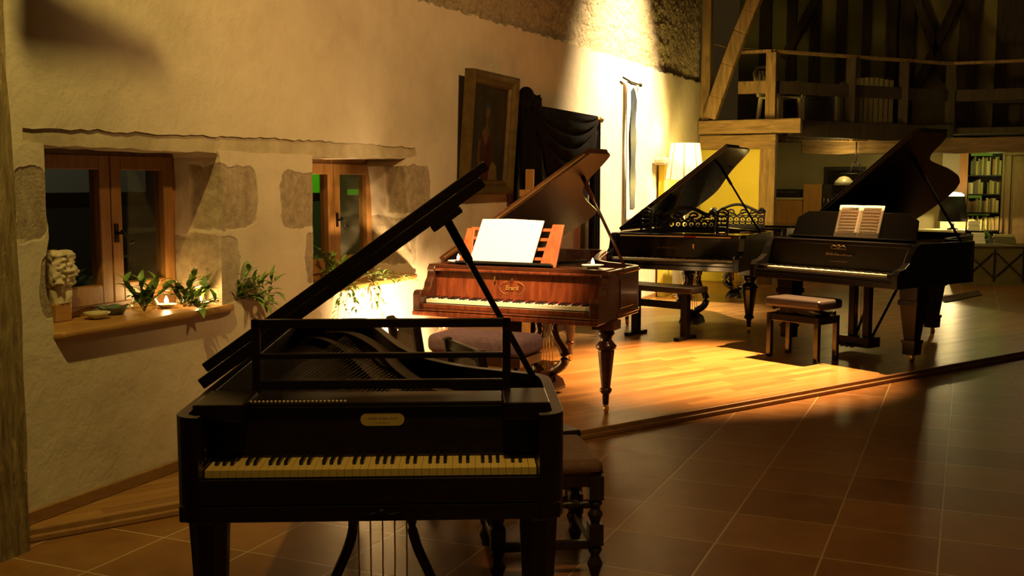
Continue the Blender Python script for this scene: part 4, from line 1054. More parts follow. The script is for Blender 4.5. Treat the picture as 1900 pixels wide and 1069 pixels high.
# ---- the near rosewood piano on the tiles
R_ = M['rosewood']
p1, nb = piano(dict(label='dark rosewood grand piano standing on the tiles, nearest of all, lid raised', loc=(-1.575, 2.59, 0), rz=radians(25.85),
    w=0.572, bend=[(0.572, 0.56), (0.552, 0.66), (0.45, 0.74), (0.31, 0.83), (0.20, 0.95), (0.121, 1.08), (0.019, 1.36), (-0.085, 1.76), (-0.175, 2.12)], tail=[(-0.20, 2.21), (-0.28, 2.25), (-0.46, 2.18), (-0.572, 2.12)], zb=0.607, zt=0.921, kz=0.754, kh=0.49, kb=0.195, ya=0.10, ky=0.042, nz=0.905, m=R_, mi=M['rosewood'], ml=R_, wrap=True, mw=M['ivory'], felt=M['darkwood'], msb=M['near_board'], mpb=M['near_board'], th=0.034, slip_y=0.012,
    keys=(43, 'F'), lid=(35.6, 0.50, 0.42), fshift=0.02, lshift=-0.022, ft=0.034, lt=0.038, battens=((0.33, 0.50, 0.45, 0.62, 0.025),), prop=(0.53, 0.62, 0.385, 0.66), legs=((-0.5, 0.13), (0.5, 0.13), (-0.25, 1.85)), leg='octagon', lyre='harp', lyre_y=0.40, sb=0.10, wp=0.045,
    bands=(([(-0.41, 2.12), (-0.27, 2.06), (-0.10, 1.60), (0.01, 1.12), (0.11, 0.80), (0.24, 0.58)], 0.05, 0.05, 'hitch_rail', M['band_brown']), ([(-0.50, 2.04), (-0.41, 2.0), (-0.28, 1.72), (-0.17, 1.34), (-0.06, 0.95), (0.04, 0.68)], 0.035, 0.035, 'bridge', M['band_brown']), (0.07, 0.02, 0.05, 'liner', M['rosewood']))))
b = MB(); b.box(-0.50, 0.004, 0.66, 0.50, 0.013, 0.735); b.build('front_panel', R_, p1, bevel=0.003)
b = MB(); b.box(-0.5, 0.004, 0.607, 0.5, 0.013, 0.655); b.build('front_rail', R_, p1, bevel=0.003)
b = MB(); b.lathe([(0.0, 0.0), (0.012, 0.0), (0.012, 0.004), (0.0, 0.004)], (0.03, 0.004, 0.632), 14, True, 'y'); b.xf(lambda q: Vector((q.x, 0.004 - (q.y - 0.004), q.z))); b.tube([(-0.03, 0.0, 0.635), (0.0, 0.0, 0.628), (0.015, 0, 0.634)], 0.003, 5); b.tube([(0.045, 0, 0.634), (0.06, 0, 0.628), (0.09, 0, 0.635)], 0.003, 5); b.build('keyhole_plate', M['iron'], p1)
for s, wd in ((-1, 0.15), (1, 0.14)):
    x0, x1 = sorted((s * 0.535, s * (0.535 - wd))); b = MB(); b.box(x0, 0.10, 0.885, x1, 0.33, 0.938); b.build('candle_shelf', R_, p1, bevel=0.004)
    x0, x1 = sorted((s * 0.50, s * 0.53)); b = MB(); b.box(x0, 0.03, 0.75, x1, 0.13, 0.885); b.build('cheek_block', R_, p1, bevel=0.006)
    b = MB(); b.tube([(s * 0.503, 0.10, 0.77), (s * 0.503, 0.10, 0.80)], 0.004); b.ball((s * 0.503, 0.10, 0.803), 0.006, 0.006, 0.006); b.build('hook', M['brass'], p1)
# open frame music desk
desk = MB(); yd = 0.34
desk.box(-0.40, yd, 0.935, 0.40, yd + 0.02, 0.965); db = desk.build('music_desk', R_, p1, bevel=0.003)
for nm, bx in (('desk_rail', (-0.405, 1.135, 0.425, 1.163)), ('desk_rail', (-0.385, 1.035, 0.40, 1.053)), ('desk_stile', (-0.405, 0.925, -0.378, 1.163)), ('desk_stile', (0.398, 0.925, 0.425, 1.163))):
    b = MB(); b.box(bx[0], yd - 0.003, bx[1], bx[2], yd + 0.019, bx[3]); b.build(nm, R_, db, bevel=0.003)
b = MB(); b.box(-0.385, 0.20, 0.905, 0.395, 0.37, 0.922); b.build('desk_shelf', R_, p1, bevel=0.004)
b = MB()
for i in range(24): b.ball((-0.38 + i * 0.0125, 0.192, 0.928), 0.0045, 0.004, 0.004, 6, 5)
b.build('pearl_row', M['felt'], p1)
b = MB(); b.prism([(x, z) for x, z in [(-0.058 + 0.016 * (-cos(a)) + (0.016 if False else 0), 0.02 * sin(a)) for a in [pi / 2 + pi * k / 10 for k in range(0)]] + [(0.048 + 0.02 * cos(-pi / 2 + pi * k / 10), 0.02 * sin(-pi / 2 + pi * k / 10)) for k in range(11)] + [(-0.048 - 0.02 * cos(-pi / 2 + pi * k / 10), -0.02 * sin(-pi / 2 + pi * k / 10)) for k in range(11)]], -0.003, 0.0, 'xz')
pl = b.build('name_plate', mat('plate_ivory', (0.50, 0.39, 0.11), 0.45), nb); pl.location = (0.02, 0.212, 0.865)
q = squiggles([(0.001, 0.045, 0.011), (-0.012, 0.022, 0.006)], 0, 0, 3); s = q.build('script', M['ink'], pl); s.location = (0, -0.0032, 0)

# ---- the brown mahogany piano on the stage
MA = M['mahogany']
ARM2 = [(0.0, 0.63), (0.0, 0.775), (0.02, 0.80), (0.055, 0.805), (0.085, 0.785), (0.12, 0.785), (0.15, 0.81), (0.165, 0.85), (0.195, 0.88), (0.205, 0.92), (0.20, 0.94), (0.22, 0.965), (0.36, 0.965), (0.36, 0.63)]
p2, nb2 = piano(dict(label='reddish brown mahogany grand piano with gilt lettering and a blank lit sheet on its desk', loc=(-2.84, 6.37, PL), rz=radians(-2.3),
    w=0.69, bend=[(0.69, 0.72), (0.68, 0.82), (0.60, 0.90), (0.48, 0.98), (0.36, 1.06), (0.24, 1.22), (0.14, 1.45), (0.05, 1.72), (-0.03, 2.0), (-0.10, 2.24)], tail=[(-0.16, 2.33), (-0.28, 2.36), (-0.5, 2.3), (-0.69, 2.2)], zb=0.63, zt=0.965, kz=0.735, kh=0.625, kb=0.22, ya=0.355, ky=0.075, nz=0.93, m=M['mahogany_dark'], mi=M['mahogany_dark'], ml=M['mahogany_dark'], arm=ARM2, mname=MA, mslip=MA,
    keys=(52, 'A'), lid=(33.8, 0.43, 0.36), mlid=M['mahogany_lid'], hinge=M['brass'], prop=(0.655, 0.64, 0.42, 0.86), legs=((-0.61, 0.30), (0.635, 0.30), (-0.38, 2.12)), leg='turned', lyre='lyre', lyre_y=0.75, sb=0.13, wp=0.07,
    beads=((0.66, 0.008), (0.94, 0.008)), mbead=MA, plate=M['iron']))
b = MB(); b.box(-0.69, -0.012, 0.628, 0.69, 0.012, 0.66); b.box(-0.69, -0.006, 0.665, 0.69, 0.012, 0.674); b.build('front_moulding', MA, p2, bevel=0.005)
b = MB(); b.box(-0.63, 0.205, 0.925, 0.63, 0.225, 0.945); b.build('nameboard_bead', MA, p2, bevel=0.006)
b = MB(); b.box(-0.685, 0.215, 0.945, 0.65, 0.42, 0.972); b.build('desk_shelf', M['mahogany_dark'], p2, bevel=0.004)
b = MB(); b.box(0.6905, 0.40, 0.70, 0.696, 0.66, 0.90); b.build('side_panel', M['mahogany_dark'], p2, bevel=0.004)
lg = inst('gilt_lettering', text_mesh('Erard', 0.044, 0.0006, 0.12, 0.0012), nb2, (-0.03, 0.224, 0.825), (pi / 2, 0, 0)); lg.data.materials.append(M['gilt_text'])
b = MB()
for s in (-1, 1):
    b.tube([(s * (0.02 + 0.075 * sin(a)), 0, 0.052 * cos(a) * 0.9) for a in [pi * (0.08 + 0.42 * k / 10) for k in range(11)]], 0.0016, 4)
    b.tube([(s * (0.02 + 0.075 * sin(a)), 0, 0.048 * cos(a)) for a in [pi * (0.5 + 0.42 * k / 10) for k in range(11)]], 0.0016, 4)
    b.tube([(s * 0.03, 0, -0.05), (s * 0.05, 0, -0.038), (s * 0.035, 0, -0.032)], 0.0018, 4)
b.tube([(0, 0, 0.05), (0.012, 0, 0.058), (0, 0, 0.066), (-0.012, 0, 0.058), (0, 0, 0.05)], 0.0018, 4)
e = b.build('gilt_scroll', M['gilt_text'], nb2); e.location = (-0.03, 0.225, 0.825)
b = MB(); b.box(-0.165, 0.214, 0.87, -0.153, 0.2245, 0.90); b.build('lock_plate', M['brass'], nb2, bevel=0.003)
# slatted desk leaning back
yd, zd, tilt = 0.25, 0.972, radians(22)
def lean(q): return Vector((q.x - 0.09, yd + q.z * sin(tilt) + q.y * cos(tilt), zd + q.z * cos(tilt) - q.y * sin(tilt)))
b = MB(); b.box(-0.38, -0.045, 0.0, 0.36, 0.02, 0.018); b.xf(lean); dk = b.build('music_desk', M['black_satin'], p2, bevel=0.004)
for x in (-0.345, 0.285):
    b = MB(); b.prism([(x - 0.03, 0.0), (x + 0.09, 0.0), (x + 0.105, 0.31), (x + 0.02, 0.31)] if x > 0 else [(x - 0.03, 0), (x + 0.07, 0), (x + 0.055, 0.27), (x - 0.005, 0.27)], -0.008, 0.01, 'xz'); b.xf(lean); b.build('desk_stile', M['desk_red'], dk, bevel=0.003)
for z in (0.06, 0.13, 0.2, 0.27):
    b = MB(); b.box(-0.32, -0.002, z - 0.012, 0.34, 0.012, z + 0.012); b.xf(lean); b.build('desk_slat', M['desk_red'], dk, bevel=0.003)
b = MB(); b.prism([(-0.27, 0.022), (0.21, 0.022), (0.25, 0.325), (-0.02, 0.335), (-0.225, 0.33)], -0.034, -0.026, 'xz'); b.xf(lean)
b.xf(lambda q: p2.matrix_basis @ q)
tag(b.build('sheet_music', M['paper']), 'large white sheet of music brightly lit on the red slatted desk', 'sheet')

# ---- black piano with a fretwork desk
def arm(zb, kz, zt, ya): return [(0, zb), (0, kz + 0.02), (0.03, kz + 0.05), (0.09, kz + 0.05), (0.15, kz + 0.09), (0.19, zt - 0.03), (0.22, zt), (ya, zt), (ya, zb)]
K = M['black']
p3, nb3 = piano(dict(label='black grand piano with openwork fretted desk and raised lid behind the long low bench', loc=(-2.764, 10.361, PL), rz=radians(-4.5), scale=1.035,
    w=0.70, bend=[(0.70, 1.22), (0.68, 1.33), (0.58, 1.43), (0.44, 1.53), (0.30, 1.66), (0.16, 1.84), (0.04, 2.0)], tail=[(-0.06, 2.09), (-0.2, 2.13), (-0.45, 2.08), (-0.70, 1.98)], zb=0.64, zt=0.985, kz=0.745, kh=0.62, kb=0.22, ya=0.36, ky=0.075, nz=0.95, m=K, mi=K, ml=K, arm=arm(0.64, 0.745, 0.985, 0.36),
    keys=(52, 'A'), lid=(37.0, 0.50, 0.45), prop=(0.66, 0.95, 0.42, 1.0), legs=((-0.63, 0.5), (0.66, 0.53), (-0.4, 1.8)), leg='turned', legsize=1.25, lyre='lyre', lyre_y=0.75, sb=0.12, wp=0.06, plate=M['gold_plate'], msb=M['rosewood_in']))
b = MB(); b.box(-0.69, 0.215, 0.955, 0.69, 0.58, 0.985); b.build('desk_shelf', K, p3, bevel=0.004)
b = MB(); b.box(-0.6, 0.208, 0.955, 0.55, 0.216, 0.966); b.build('pale_strip', M['felt'], p3)
b = MB(); b.box(0.08, 0.204, 0.954, 0.2, 0.209, 0.967); b.build('red_strip', M['red_felt'], p3)
b = MB(); b.box(0.16, 0.218, 0.84, 0.185, 0.2345, 0.89); b.build('lock_plate', M['brass'], nb3, bevel=0.004)
q = squiggles([(0, 0.1, 0.02)], 0, 0, 5).build('maker_script', M['brass'], nb3); q.location = (-0.1, 0.226, 0.84)
def fretwork(t, wd, h, y, z0, m, name='music_desk', tilt=radians(14), wings=True):
    """openwork desk: shaped outline, arcade of balusters, scrolls"""
    def ln(q): return Vector((q.x, y + q.z * sin(tilt) + q.y, z0 + q.z * cos(tilt)))
    def crest(x): u = abs(x) / (wd / 2); return h * (0.80 + 0.20 * cos(u * pi * 0.9) * (u < 0.75) - 0.0 + (0.10 * sin((u - 0.75) * 4 * pi) if u >= 0.75 else -0.0)) if u < 0.75 else h * (0.66 + 0.16 * sin((u - 0.75) * 4 * pi))
    b = MB(); r = 0.016
    n = 40; topl = [(-wd / 2 + wd * k / n, 0, crest(-wd / 2 + wd * k / n)) for k in range(n + 1)]
    b.tube(topl, r * 1.3, 6); b.bar((-wd / 2, 0, 0.012), (wd / 2, 0, 0.012), 0.02, 0.024)
    b.bar((-wd / 2, 0, h * 0.13), (wd / 2, 0, h * 0.13), 0.012, 0.012); b.bar((-wd / 2, 0, h * 0.52), (wd / 2, 0, h * 0.52), 0.014, 0.014)
    for s in (-1, 1): b.bar((s * wd / 2, 0, 0), (s * wd / 2, 0, crest(s * wd / 2)), 0.018, 0.016)
    na = 9
    for k in range(na):
        x0 = -wd / 2 + wd * k / na; x1 = x0 + wd / na; xm = (x0 + x1) / 2; a = (x1 - x0) / 2
        b.tube([(x0, 0, h * 0.13), (x0, 0, h * 0.36)] , r * 0.8, 5)
        b.tube([(xm - a * cos(pi * j / 8), 0, h * 0.36 + a * 0.8 * sin(pi * j / 8)) for j in range(9)], r * 0.75, 5)
        b.tube([(xm - a * 0.55 * cos(pi * j / 6), 0, h * 0.28 - a * 0.5 * sin(pi * j / 6)) for j in range(7)], r * 0.6, 5)
        b.tube([(xm + a * 0.8 * cos(2 * pi * j / 10), 0, h * 0.07 + h * 0.045 * sin(2 * pi * j / 10)) for j in range(10)], r * 0.5, 5, True)
        b.ball((xm, 0, h * 0.33), 0.010, 0.006, 0.016, 6, 5)
    for s in (-1, 1):
        for cx_, sc in ((0.075 * s, 1.0), (0.20 * s, 0.85), (0.30 * s, 0.7)):
            if abs(cx_) > wd / 2 - 0.02: continue
            zc = h * 0.66
            b.tube([(cx_ + s * sc * (0.055 - 0.0042 * j) * cos(j * 0.62), 0, zc + sc * (0.042 - 0.0032 * j) * sin(j * 0.62)) for j in range(12)], r * 0.8, 5)
            b.tube([(cx_ - s * 0.06, 0, h * 0.54), (cx_ - s * 0.02, 0, h * 0.62), (cx_ + s * 0.055, 0, zc)], r * 0.7, 5)
    b.xf(ln)
    return b.build(name, m, t)
fd = fretwork(p3, 0.62, 0.26, 0.44, 0.987, M['black_satin'])
for s in (-1, 1):
    b = MB(); x = s * 0.40
    for k in range(5): b.tube([(x + 0.05 * cos(2 * pi * j / 10), 0.42 + 0.0 * j, 1.01 + k * 0.042 + 0.025 * sin(2 * pi * j / 10)) for j in range(10)], 0.008, 5, True)
    b.bar((x - 0.055, 0.42, 0.985), (x - 0.055, 0.44, 1.21), 0.016, 0.016); b.bar((x + 0.055, 0.42, 0.985), (x + 0.055, 0.44, 1.21), 0.016, 0.016); b.tube([(x - 0.06, 0.44, 1.2), (x, 0.44, 1.24), (x + 0.06, 0.44, 1.2)], 0.011, 6)
    b.build('candle_wing', M['black_satin'], fd)

# ---- second black piano behind it, lid shut, fretwork desk raised
p5, nb5 = piano(dict(label='black grand piano farthest back by the yellow wall, fretted desk raised, lid flat', loc=(-2.80, 13.35, PL), rz=radians(-3),
    w=0.70, bend=[(0.70, 1.22), (0.68, 1.33), (0.58, 1.43), (0.44, 1.53), (0.30, 1.66), (0.16, 1.84), (0.04, 2.0)], tail=[(-0.06, 2.09), (-0.2, 2.13), (-0.45, 2.08), (-0.70, 1.98)], zb=0.62, zt=0.96, kz=0.735, kh=0.62, kb=0.22, ya=0.36, ky=0.075, nz=0.93, m=K, mi=K, ml=K, arm=arm(0.62, 0.735, 0.96, 0.36),
    legs=((-0.63, 0.32), (0.64, 0.34), (-0.4, 1.75)), leg='turned', legsize=1.2, lyre='lyre', lyre_y=0.45, sb=0.12, wp=0.06))
b = MB(); b.prism(inset(outline(dict(w=0.70, bend=[(0.70, 1.22), (0.68, 1.33), (0.58, 1.43), (0.44, 1.53), (0.30, 1.66), (0.16, 1.84), (0.04, 2.0)], tail=[(-0.06, 2.09), (-0.2, 2.13), (-0.45, 2.08), (-0.70, 1.98)]), 0.66), -0.012), 0.966, 0.986); b.build('lid', K, p5, bevel=0.004)
b = MB(); b.box(-0.69, 0.22, 0.94, 0.69, 0.655, 0.966); b.build('desk_shelf', K, p5, bevel=0.004)
b = MB(); b.box(-0.6, 0.05, 0.745, 0.6, 0.22, 0.775); b.build('keyboard_cover', K, p5, bevel=0.004)
fretwork(p5, 0.72, 0.30, 0.40, 0.968, M['black_satin'])

# ---- the black concert grand on the right
KS = M['black_satin']; KA = M['black_aged']
p4, nb4 = piano(dict(label='large black grand piano on the right with an open score on its desk', loc=(-1.194, 9.547, PL), rz=radians(-29.8), scale=1.057,
    w=0.74, bend=[(0.74, 1.04), (0.72, 1.13), (0.62, 1.19), (0.47, 1.23), (0.37, 1.34), (0.305, 1.55), (0.24, 1.82), (0.15, 2.1), (0.05, 2.27)], tail=[(-0.08, 2.36), (-0.28, 2.38), (-0.55, 2.32), (-0.74, 2.2)], zb=0.63, zt=0.975, kz=0.73, kh=0.61, kb=0.22, ya=0.37, ky=0.08, nz=0.94, m=KA, mi=KA, ml=KA, mname=KS, arm=[(0, 0.63), (0, 0.74), (0.03, 0.775), (0.10, 0.79), (0.16, 0.83), (0.2, 0.90), (0.25, 0.96), (0.31, 0.975), (0.37, 0.975), (0.37, 0.63)],
    keys=(52, 'A'), lid=(37.2, 0.66, 0.48), prop=(0.70, 0.98, 0.42, 1.02), legs=((-0.62, 0.42), (0.62, 0.42), (-0.2, 2.05)), leg='square', lyre='posts', lyre_y=0.60, pedals=3, sb=0.12, wp=0.06, plate=M['gold_plate'], msb=M['rosewood_in']))
b = MB(); b.box(-0.68, 0.24, 0.94, 0.68, 0.60, 0.972); b.build('desk_shelf', KA, p4, bevel=0.004)
yd4, zd4, tl4 = 0.42, 0.974, radians(18)
def lean4(q): return Vector((q.x, yd4 + q.z * sin(tl4) + q.y * cos(tl4), zd4 + q.z * cos(tl4) - q.y * sin(tl4)))
b = MB(); b.prism([(-0.62, 0), (0.62, 0), (0.60, 0.19), (0.50, 0.25), (-0.50, 0.25), (-0.60, 0.19)], 0, 0.016, 'xz'); b.xf(lean4); b.build('music_desk', KS, p4, bevel=0.004)
b = MB(); b.box(-0.62, -0.05, 0, 0.62, 0.0, 0.014); b.xf(lean4); b.build('desk_ledge', KS, p4, bevel=0.004)
q = squiggles([(0.052, 0.075, 0.014), (0.0, 0.12, 0.03), (-0.055, 0.085, 0.016)], 0, 0, 11)
for s in (-1, 1):
    q.tube([(s * 0.02, 0, 0.075), (s * 0.05, 0, 0.085), (s * 0.075, 0, 0.07)], 0.003, 5)
q.tube([(0.012 * cos(2 * pi * k / 12), 0, 0.075 + 0.014 * sin(2 * pi * k / 12)) for k in range(12)], 0.003, 5, True)
o = q.build('maker_script', mat('dull_gilt', (0.16, 0.10, 0.04), 0.5), nb4); o.location = (0.02, 0.229, 0.85)
# open score: two pages with staves
sc = thing('open_score', 'open printed score of two pages on the desk of the right hand black piano', 'score', p4.matrix_basis @ lean4(Vector((0.06, -0.02, 0.016))), radians(-29.8), None, 1.057)
def ls(q): return Vector((q.x, q.z * sin(tl4) + q.y * cos(tl4), q.z * cos(tl4) - q.y * sin(tl4)))
for s in (-1, 1):
    b = MB()
    b.grid(8, 6, lambda u, v: ls(Vector((s * u * 0.22, -0.004 - 0.005 * sin(pi * min(1, u * 1.0)) , v * 0.285)))); pg = b.build('page', M['paper'], sc, solid=0.002)
    b = MB()
    for r_ in range(9):
        for l_ in range(4):
            zz = 0.265 - r_ * 0.028 - l_ * 0.0036
            for j in range(6):
                u0, u1 = 0.09 + 0.82 * j / 6, 0.09 + 0.82 * (j + 1) / 6
                b.bar(ls(Vector((s * u0 * 0.22, -0.0062 - 0.005 * sin(pi * u0), zz))), ls(Vector((s * u1 * 0.22, -0.0062 - 0.005 * sin(pi * u1), zz))), 0.0005, 0.0005)
        for j in range(14):
            u = 0.12 + 0.78 * (j + random.random() * 0.6) / 14; zz = 0.263 - r_ * 0.028 - random.random() * 0.009
            q = ls(Vector((s * u * 0.22, -0.0066 - 0.005 * sin(pi * u), zz))); b.ball(q, 0.0018, 0.0008, 0.0014, 6, 4); b.bar(q, q + Vector((0.001, 0, 0.008)), 0.0005, 0.0005)
    b.build('printed_music', M['ink'], pg)

# ------------------------------------------------------------------ stools and chairs
DW = M['darkwood']
def turned_prof(h, r=0.026):
    p = []
    segs = [(0.0, .55), (.04, .8), (.07, 1.05), (.10, .7), (.12, .55), (.15, .95), (.18, .6)]
    return [(r * k, z * h / 0.18) for z, k in segs]
def bobbin_leg(b, x, y, h, sz=0.030):
    z = 0.0; parts = [('t', 0.13), ('b', 0.09), ('t', 0.10), ('b', 0.10), ('t', 0.075), ('b', h)]
    for k, d in parts:
        z1 = h if k == 'b' and d == h else min(z + d, h)
        if k == 'b': b.box(x - sz, y - sz, z, x + sz, y + sz, z1)
        else: b.lathe(turned_prof(z1 - z, sz * 1.05), (x, y, z), 14)
        z = z1
# turned side chair tucked under the near piano's bent side
t = thing('side_chair', 'dark chair with bobbin turned legs and a brown padded seat beside the near piano', 'chair', (-1.625, 4.03, 0), radians(31.0))
hw, hd, hs = 0.20, 0.21, 0.435
for x in (-hw, hw):
    for y in (-hd, hd):
        b = MB(); bobbin_leg(b, x, y, hs); b.build('leg', DW, t, bevel=0.003)
for x in (-hw, hw):
    b = MB(); b.box(x - 0.014, -hd, 0.11, x + 0.014, hd, 0.145); b.build('stretcher', DW, t, bevel=0.003)
b = MB(); b.box(-hw, -hd - 0.014, 0.115, hw, -hd + 0.014, 0.15); b.build('stretcher', DW, t, bevel=0.003)
b = MB(); b.tube([(-hw + 2 * hw * k / 24, -hd, 0.30) for k in range(25)], [0.011 + 0.008 * abs(sin(k * pi / 4)) for k in range(25)], 10); b.build('turned_stretcher', DW, t)
b = MB(); b.box(-hw, hd - 0.012, 0.24, hw, hd + 0.012, 0.28); b.build('stretcher', DW, t, bevel=0.003)
b = MB(); b.box(-hw - 0.018, -hd - 0.02, hs - 0.06, hw + 0.018, hd + 0.02, hs - 0.0); b.build('seat_rail', DW, t, bevel=0.004)
b = MB(); b.box(-hw - 0.03, -hd - 0.03, hs - 0.02, hw + 0.03, hd + 0.03, hs + 0.05); b.build('seat_cushion', M['seat_brown'], t, bevel=0.035, segs=5)
# two dark carved chairs between the pianos
def carved_chair(loc, rz, label, top, arm=False):
    t = thing('wooden_chair', label, 'chair', loc, rz)
    for x, y in ((-0.21, -0.2), (0.21, -0.2)):
        b = MB(); bobbin_leg(b, x, y, 0.44); b.build('leg', DW, t)
    for x in (-0.21, 0.21):
        b = MB(); b.bar((x, 0.2, 0), (x, 0.2, 0.45), 0.045, 0.045); b.bar((x, 0.2, 0.45), (x, 0.27, top), 0.045, 0.04); b.build('rear_post', DW, t, bevel=0.006)
    b = MB(); b.box(-0.235, -0.225, 0.42, 0.235, 0.225, 0.46); b.build('seat', DW, t, bevel=0.008)
    b = MB(); b.prism([(-0.19, 0.62), (0.19, 0.62), (0.19, top - 0.09), (0.10, top - 0.05), (0, top - 0.02), (-0.10, top - 0.05), (-0.19, top - 0.09)], 0.235, 0.255, 'xz'); b.build('back_panel', M['mahogany_dark'], t, bevel=0.006)
    b = MB(); b.bar((-0.19, 0.26, top - 0.03), (0.19, 0.26, top - 0.03), 0.03, 0.05); b.build('crest_rail', DW, t, bevel=0.006)
    for x in (-0.21, 0.21):
        b = MB(); b.box(x - 0.012, -0.2, 0.12, x + 0.012, 0.2, 0.15); b.build('stretcher', DW, t)
    if arm:
        for x in (-0.23, 0.23):
            b = MB(); b.tube([(x, 0.22, 0.72), (x, 0.0, 0.66), (x, -0.2, 0.62), (x, -0.26, 0.58)], [0.022, 0.022, 0.026, 0.03]); b.bar((x, -0.2, 0.44), (x, -0.2, 0.62), 0.035, 0.035); b.build('armrest', DW, t)
    return t
carved_chair((-2.43, 4.83, 0), radians(137), 'dark carved chair with its back turned, behind the far end of the near piano', 0.90)
carved_chair((-1.93, 4.50, 0), radians(137), 'lower dark wooden chair beside the near piano, in front of the purple cushioned bench', 0.86)
# purple piano bench
t = thing('piano_bench', 'wide piano bench with a purple velvet cushion before the brown piano', 'bench', (-2.80, 6.03, PL), radians(-2))
b = MB(); b.box(-0.335, -0.185, 0.47, 0.335, 0.185, 0.59); b.build('cushion', M['purple'], t, bevel=0.045, segs=5)
b = MB(); b.box(-0.32, -0.17, 0.41, 0.32, 0.17, 0.47); b.build('apron', M['mahogany_dark'], t, bevel=0.005)
for x in (-0.28, 0.28):
    for y in (-0.14, 0.14):
        b = MB(); b.tube([(x, y, 0.42), (x * 1.05, y * 1.1, 0.36), (x * 0.95, y * 0.95, 0.2), (x * 1.1, y * 1.2, 0.02), (x * 1.12, y * 1.25, 0.0)], [0.03, 0.032, 0.018, 0.016, 0.02]); b.build('leg', M['mahogany_dark'], t)
# plain black bench in front of the fretted piano
t = thing('piano_bench', 'long low black bench with sled feet before the fretted black piano', 'bench', (-2.80, 10.20, PL), radians(-17))
b = MB(); b.box(-0.45, -0.16, 0.47, 0.45, 0.16, 0.53); b.build('seat', M['leather'], t, bevel=0.015)
for x in (-0.29, 0.29):
    b = MB(); b.box(x - 0.035, -0.04, 0.03, x + 0.035, 0.04, 0.47); b.build('leg', M['black_satin'], t, bevel=0.004)
    b = MB(); b.box(x - 0.03, -0.17, 0.0, x + 0.03, 0.17, 0.035); b.build('foot', M['black_satin'], t, bevel=0.006)
b = MB(); b.box(-0.42, -0.025, 0.30, 0.29, 0.025, 0.37); b.build('stretcher', M['black_satin'], t, bevel=0.004)
# adjustable black stool
t = thing('piano_stool', 'adjustable black leather piano stool beside the right hand grand', 'stool', (-1.305, 9.46, PL), radians(-27))
b = MB(); b.box(-0.285, -0.18, 0.455, 0.285, 0.18, 0.54); b.build('cushion', M['leather'], t, bevel=0.028, segs=5)
b = MB()
for s in (-1, 1): b.bar((-0.2, s * 0.1, 0.40), (0.2, s * 0.1, 0.46), 0.02, 0.03); b.bar((0.2, s * 0.1, 0.40), (-0.2, s * 0.1, 0.46), 0.02, 0.03)
b.build('scissor_lift', M['iron'], t)
b = MB(); b.box(-0.27, -0.155, 0.33, 0.27, 0.155, 0.395); b.build('frame', M['black'], t, bevel=0.006)
for x in (-0.245, 0.245):
    for y in (-0.14, 0.14):
        b = MB(); b.box(x - 0.022, y - 0.022, 0, x + 0.022, y + 0.022, 0.395); b.build('leg', M['black'], t, bevel=0.004)
for s in (-1, 1):
    b = MB(); b.lathe([(0.012, 0), (0.012, 0.03), (0.022, 0.032), (0.022, 0.05)] if s > 0 else [(0.022, -0.05), (0.022, -0.032), (0.012, -0.03), (0.012, 0)], (s * 0.27, 0, 0.43), 14, True, 'x'); b.build('knob', M['black_satin'], t)

# ------------------------------------------------------------------ candles
def tealight(loc, label, saucer=0.06, pw=1.0):
    t = thing('candle', label, 'candle', loc)
    b = MB(); b.lathe([(0.0, 0.0), (saucer * 0.5, 0.0), (saucer, 0.017), (saucer * 1.02, 0.022), (saucer * 0.92, 0.018), (saucer * 0.5, 0.006), (0.0, 0.006)], n=24); b.build('saucer', M['porcelain'], t)
    b = MB(); b.lathe([(0.022, 0.006), (0.022, 0.024), (0.0, 0.024)], n=16); b.build('wax', M['wax'], t)
    b = MB(); b.lathe([(0.0, 0.024), (0.012, 0.034), (0.010, 0.046), (0.0, 0.068)], n=10); b.build('flame', M['flame'], t)
    lamp('candle_light', 'POINT', (loc[0], loc[1], loc[2] + 0.075), 1.6 * pw, (1.0, 0.6, 0.2), None, 0.012)
tealight(tuple(p2.matrix_basis @ Vector((-0.50, 0.32, 0.9735))), 'lit tealight in a white saucer at the left end of the brown piano top', 0.075)
tealight(tuple(p2.matrix_basis @ Vector((0.51, 0.36, 0.9735))), 'lit tealight in a white saucer at the right end of the brown piano top', 0.075)
SZ = SILLZ + 0.0035
def onsill(u, v): return atz(u, v, SZ)
c1 = onsill(309, 571); c2 = onsill(371, 567)
tealight((c1.x, c1.y, SZ), 'lit tealight on the large window sill between the glass bowl and the sprigs', 0.055)
tealight((c2.x, c2.y, SZ), 'lit tealight on the large window sill half hidden behind the right hand leaves', 0.055)

# ------------------------------------------------------------------ sprigs and pots on the sills
def leaf(b, p, d, ln, wd, up=Vector((0, 0, 1))):
    d = d.normalized(); r = d.cross(up)
    if r.length < 0.1: r = d.cross(Vector((0, 1, 0)))
    r.normalize(); nrm = r.cross(d)
    pr = [(0, 0), (0.2, 0.7), (0.45, 1.0), (0.75, 0.62), (1.0, 0)]
    L_ = []; R_2 = []; C_ = []
    for s, k in pr:
        c = p + d * (ln * s) + nrm * (ln * 0.12 * sin(s * pi) - 0.15 * ln * s * s)
        C_.append(c); L_.append(c - r * (wd * k / 2) + nrm * wd * 0.12 * k); R_2.append(c + r * (wd * k / 2) + nrm * wd * 0.12 * k)
    vs = C_ + L_ + R_2; n = 5; fs = []
    for i in range(n - 1): fs += [(i, i + 1, n + i + 1, n + i), (i + 1, i, 2 * n + i, 2 * n + i + 1)]
    b.add(vs, fs, True)
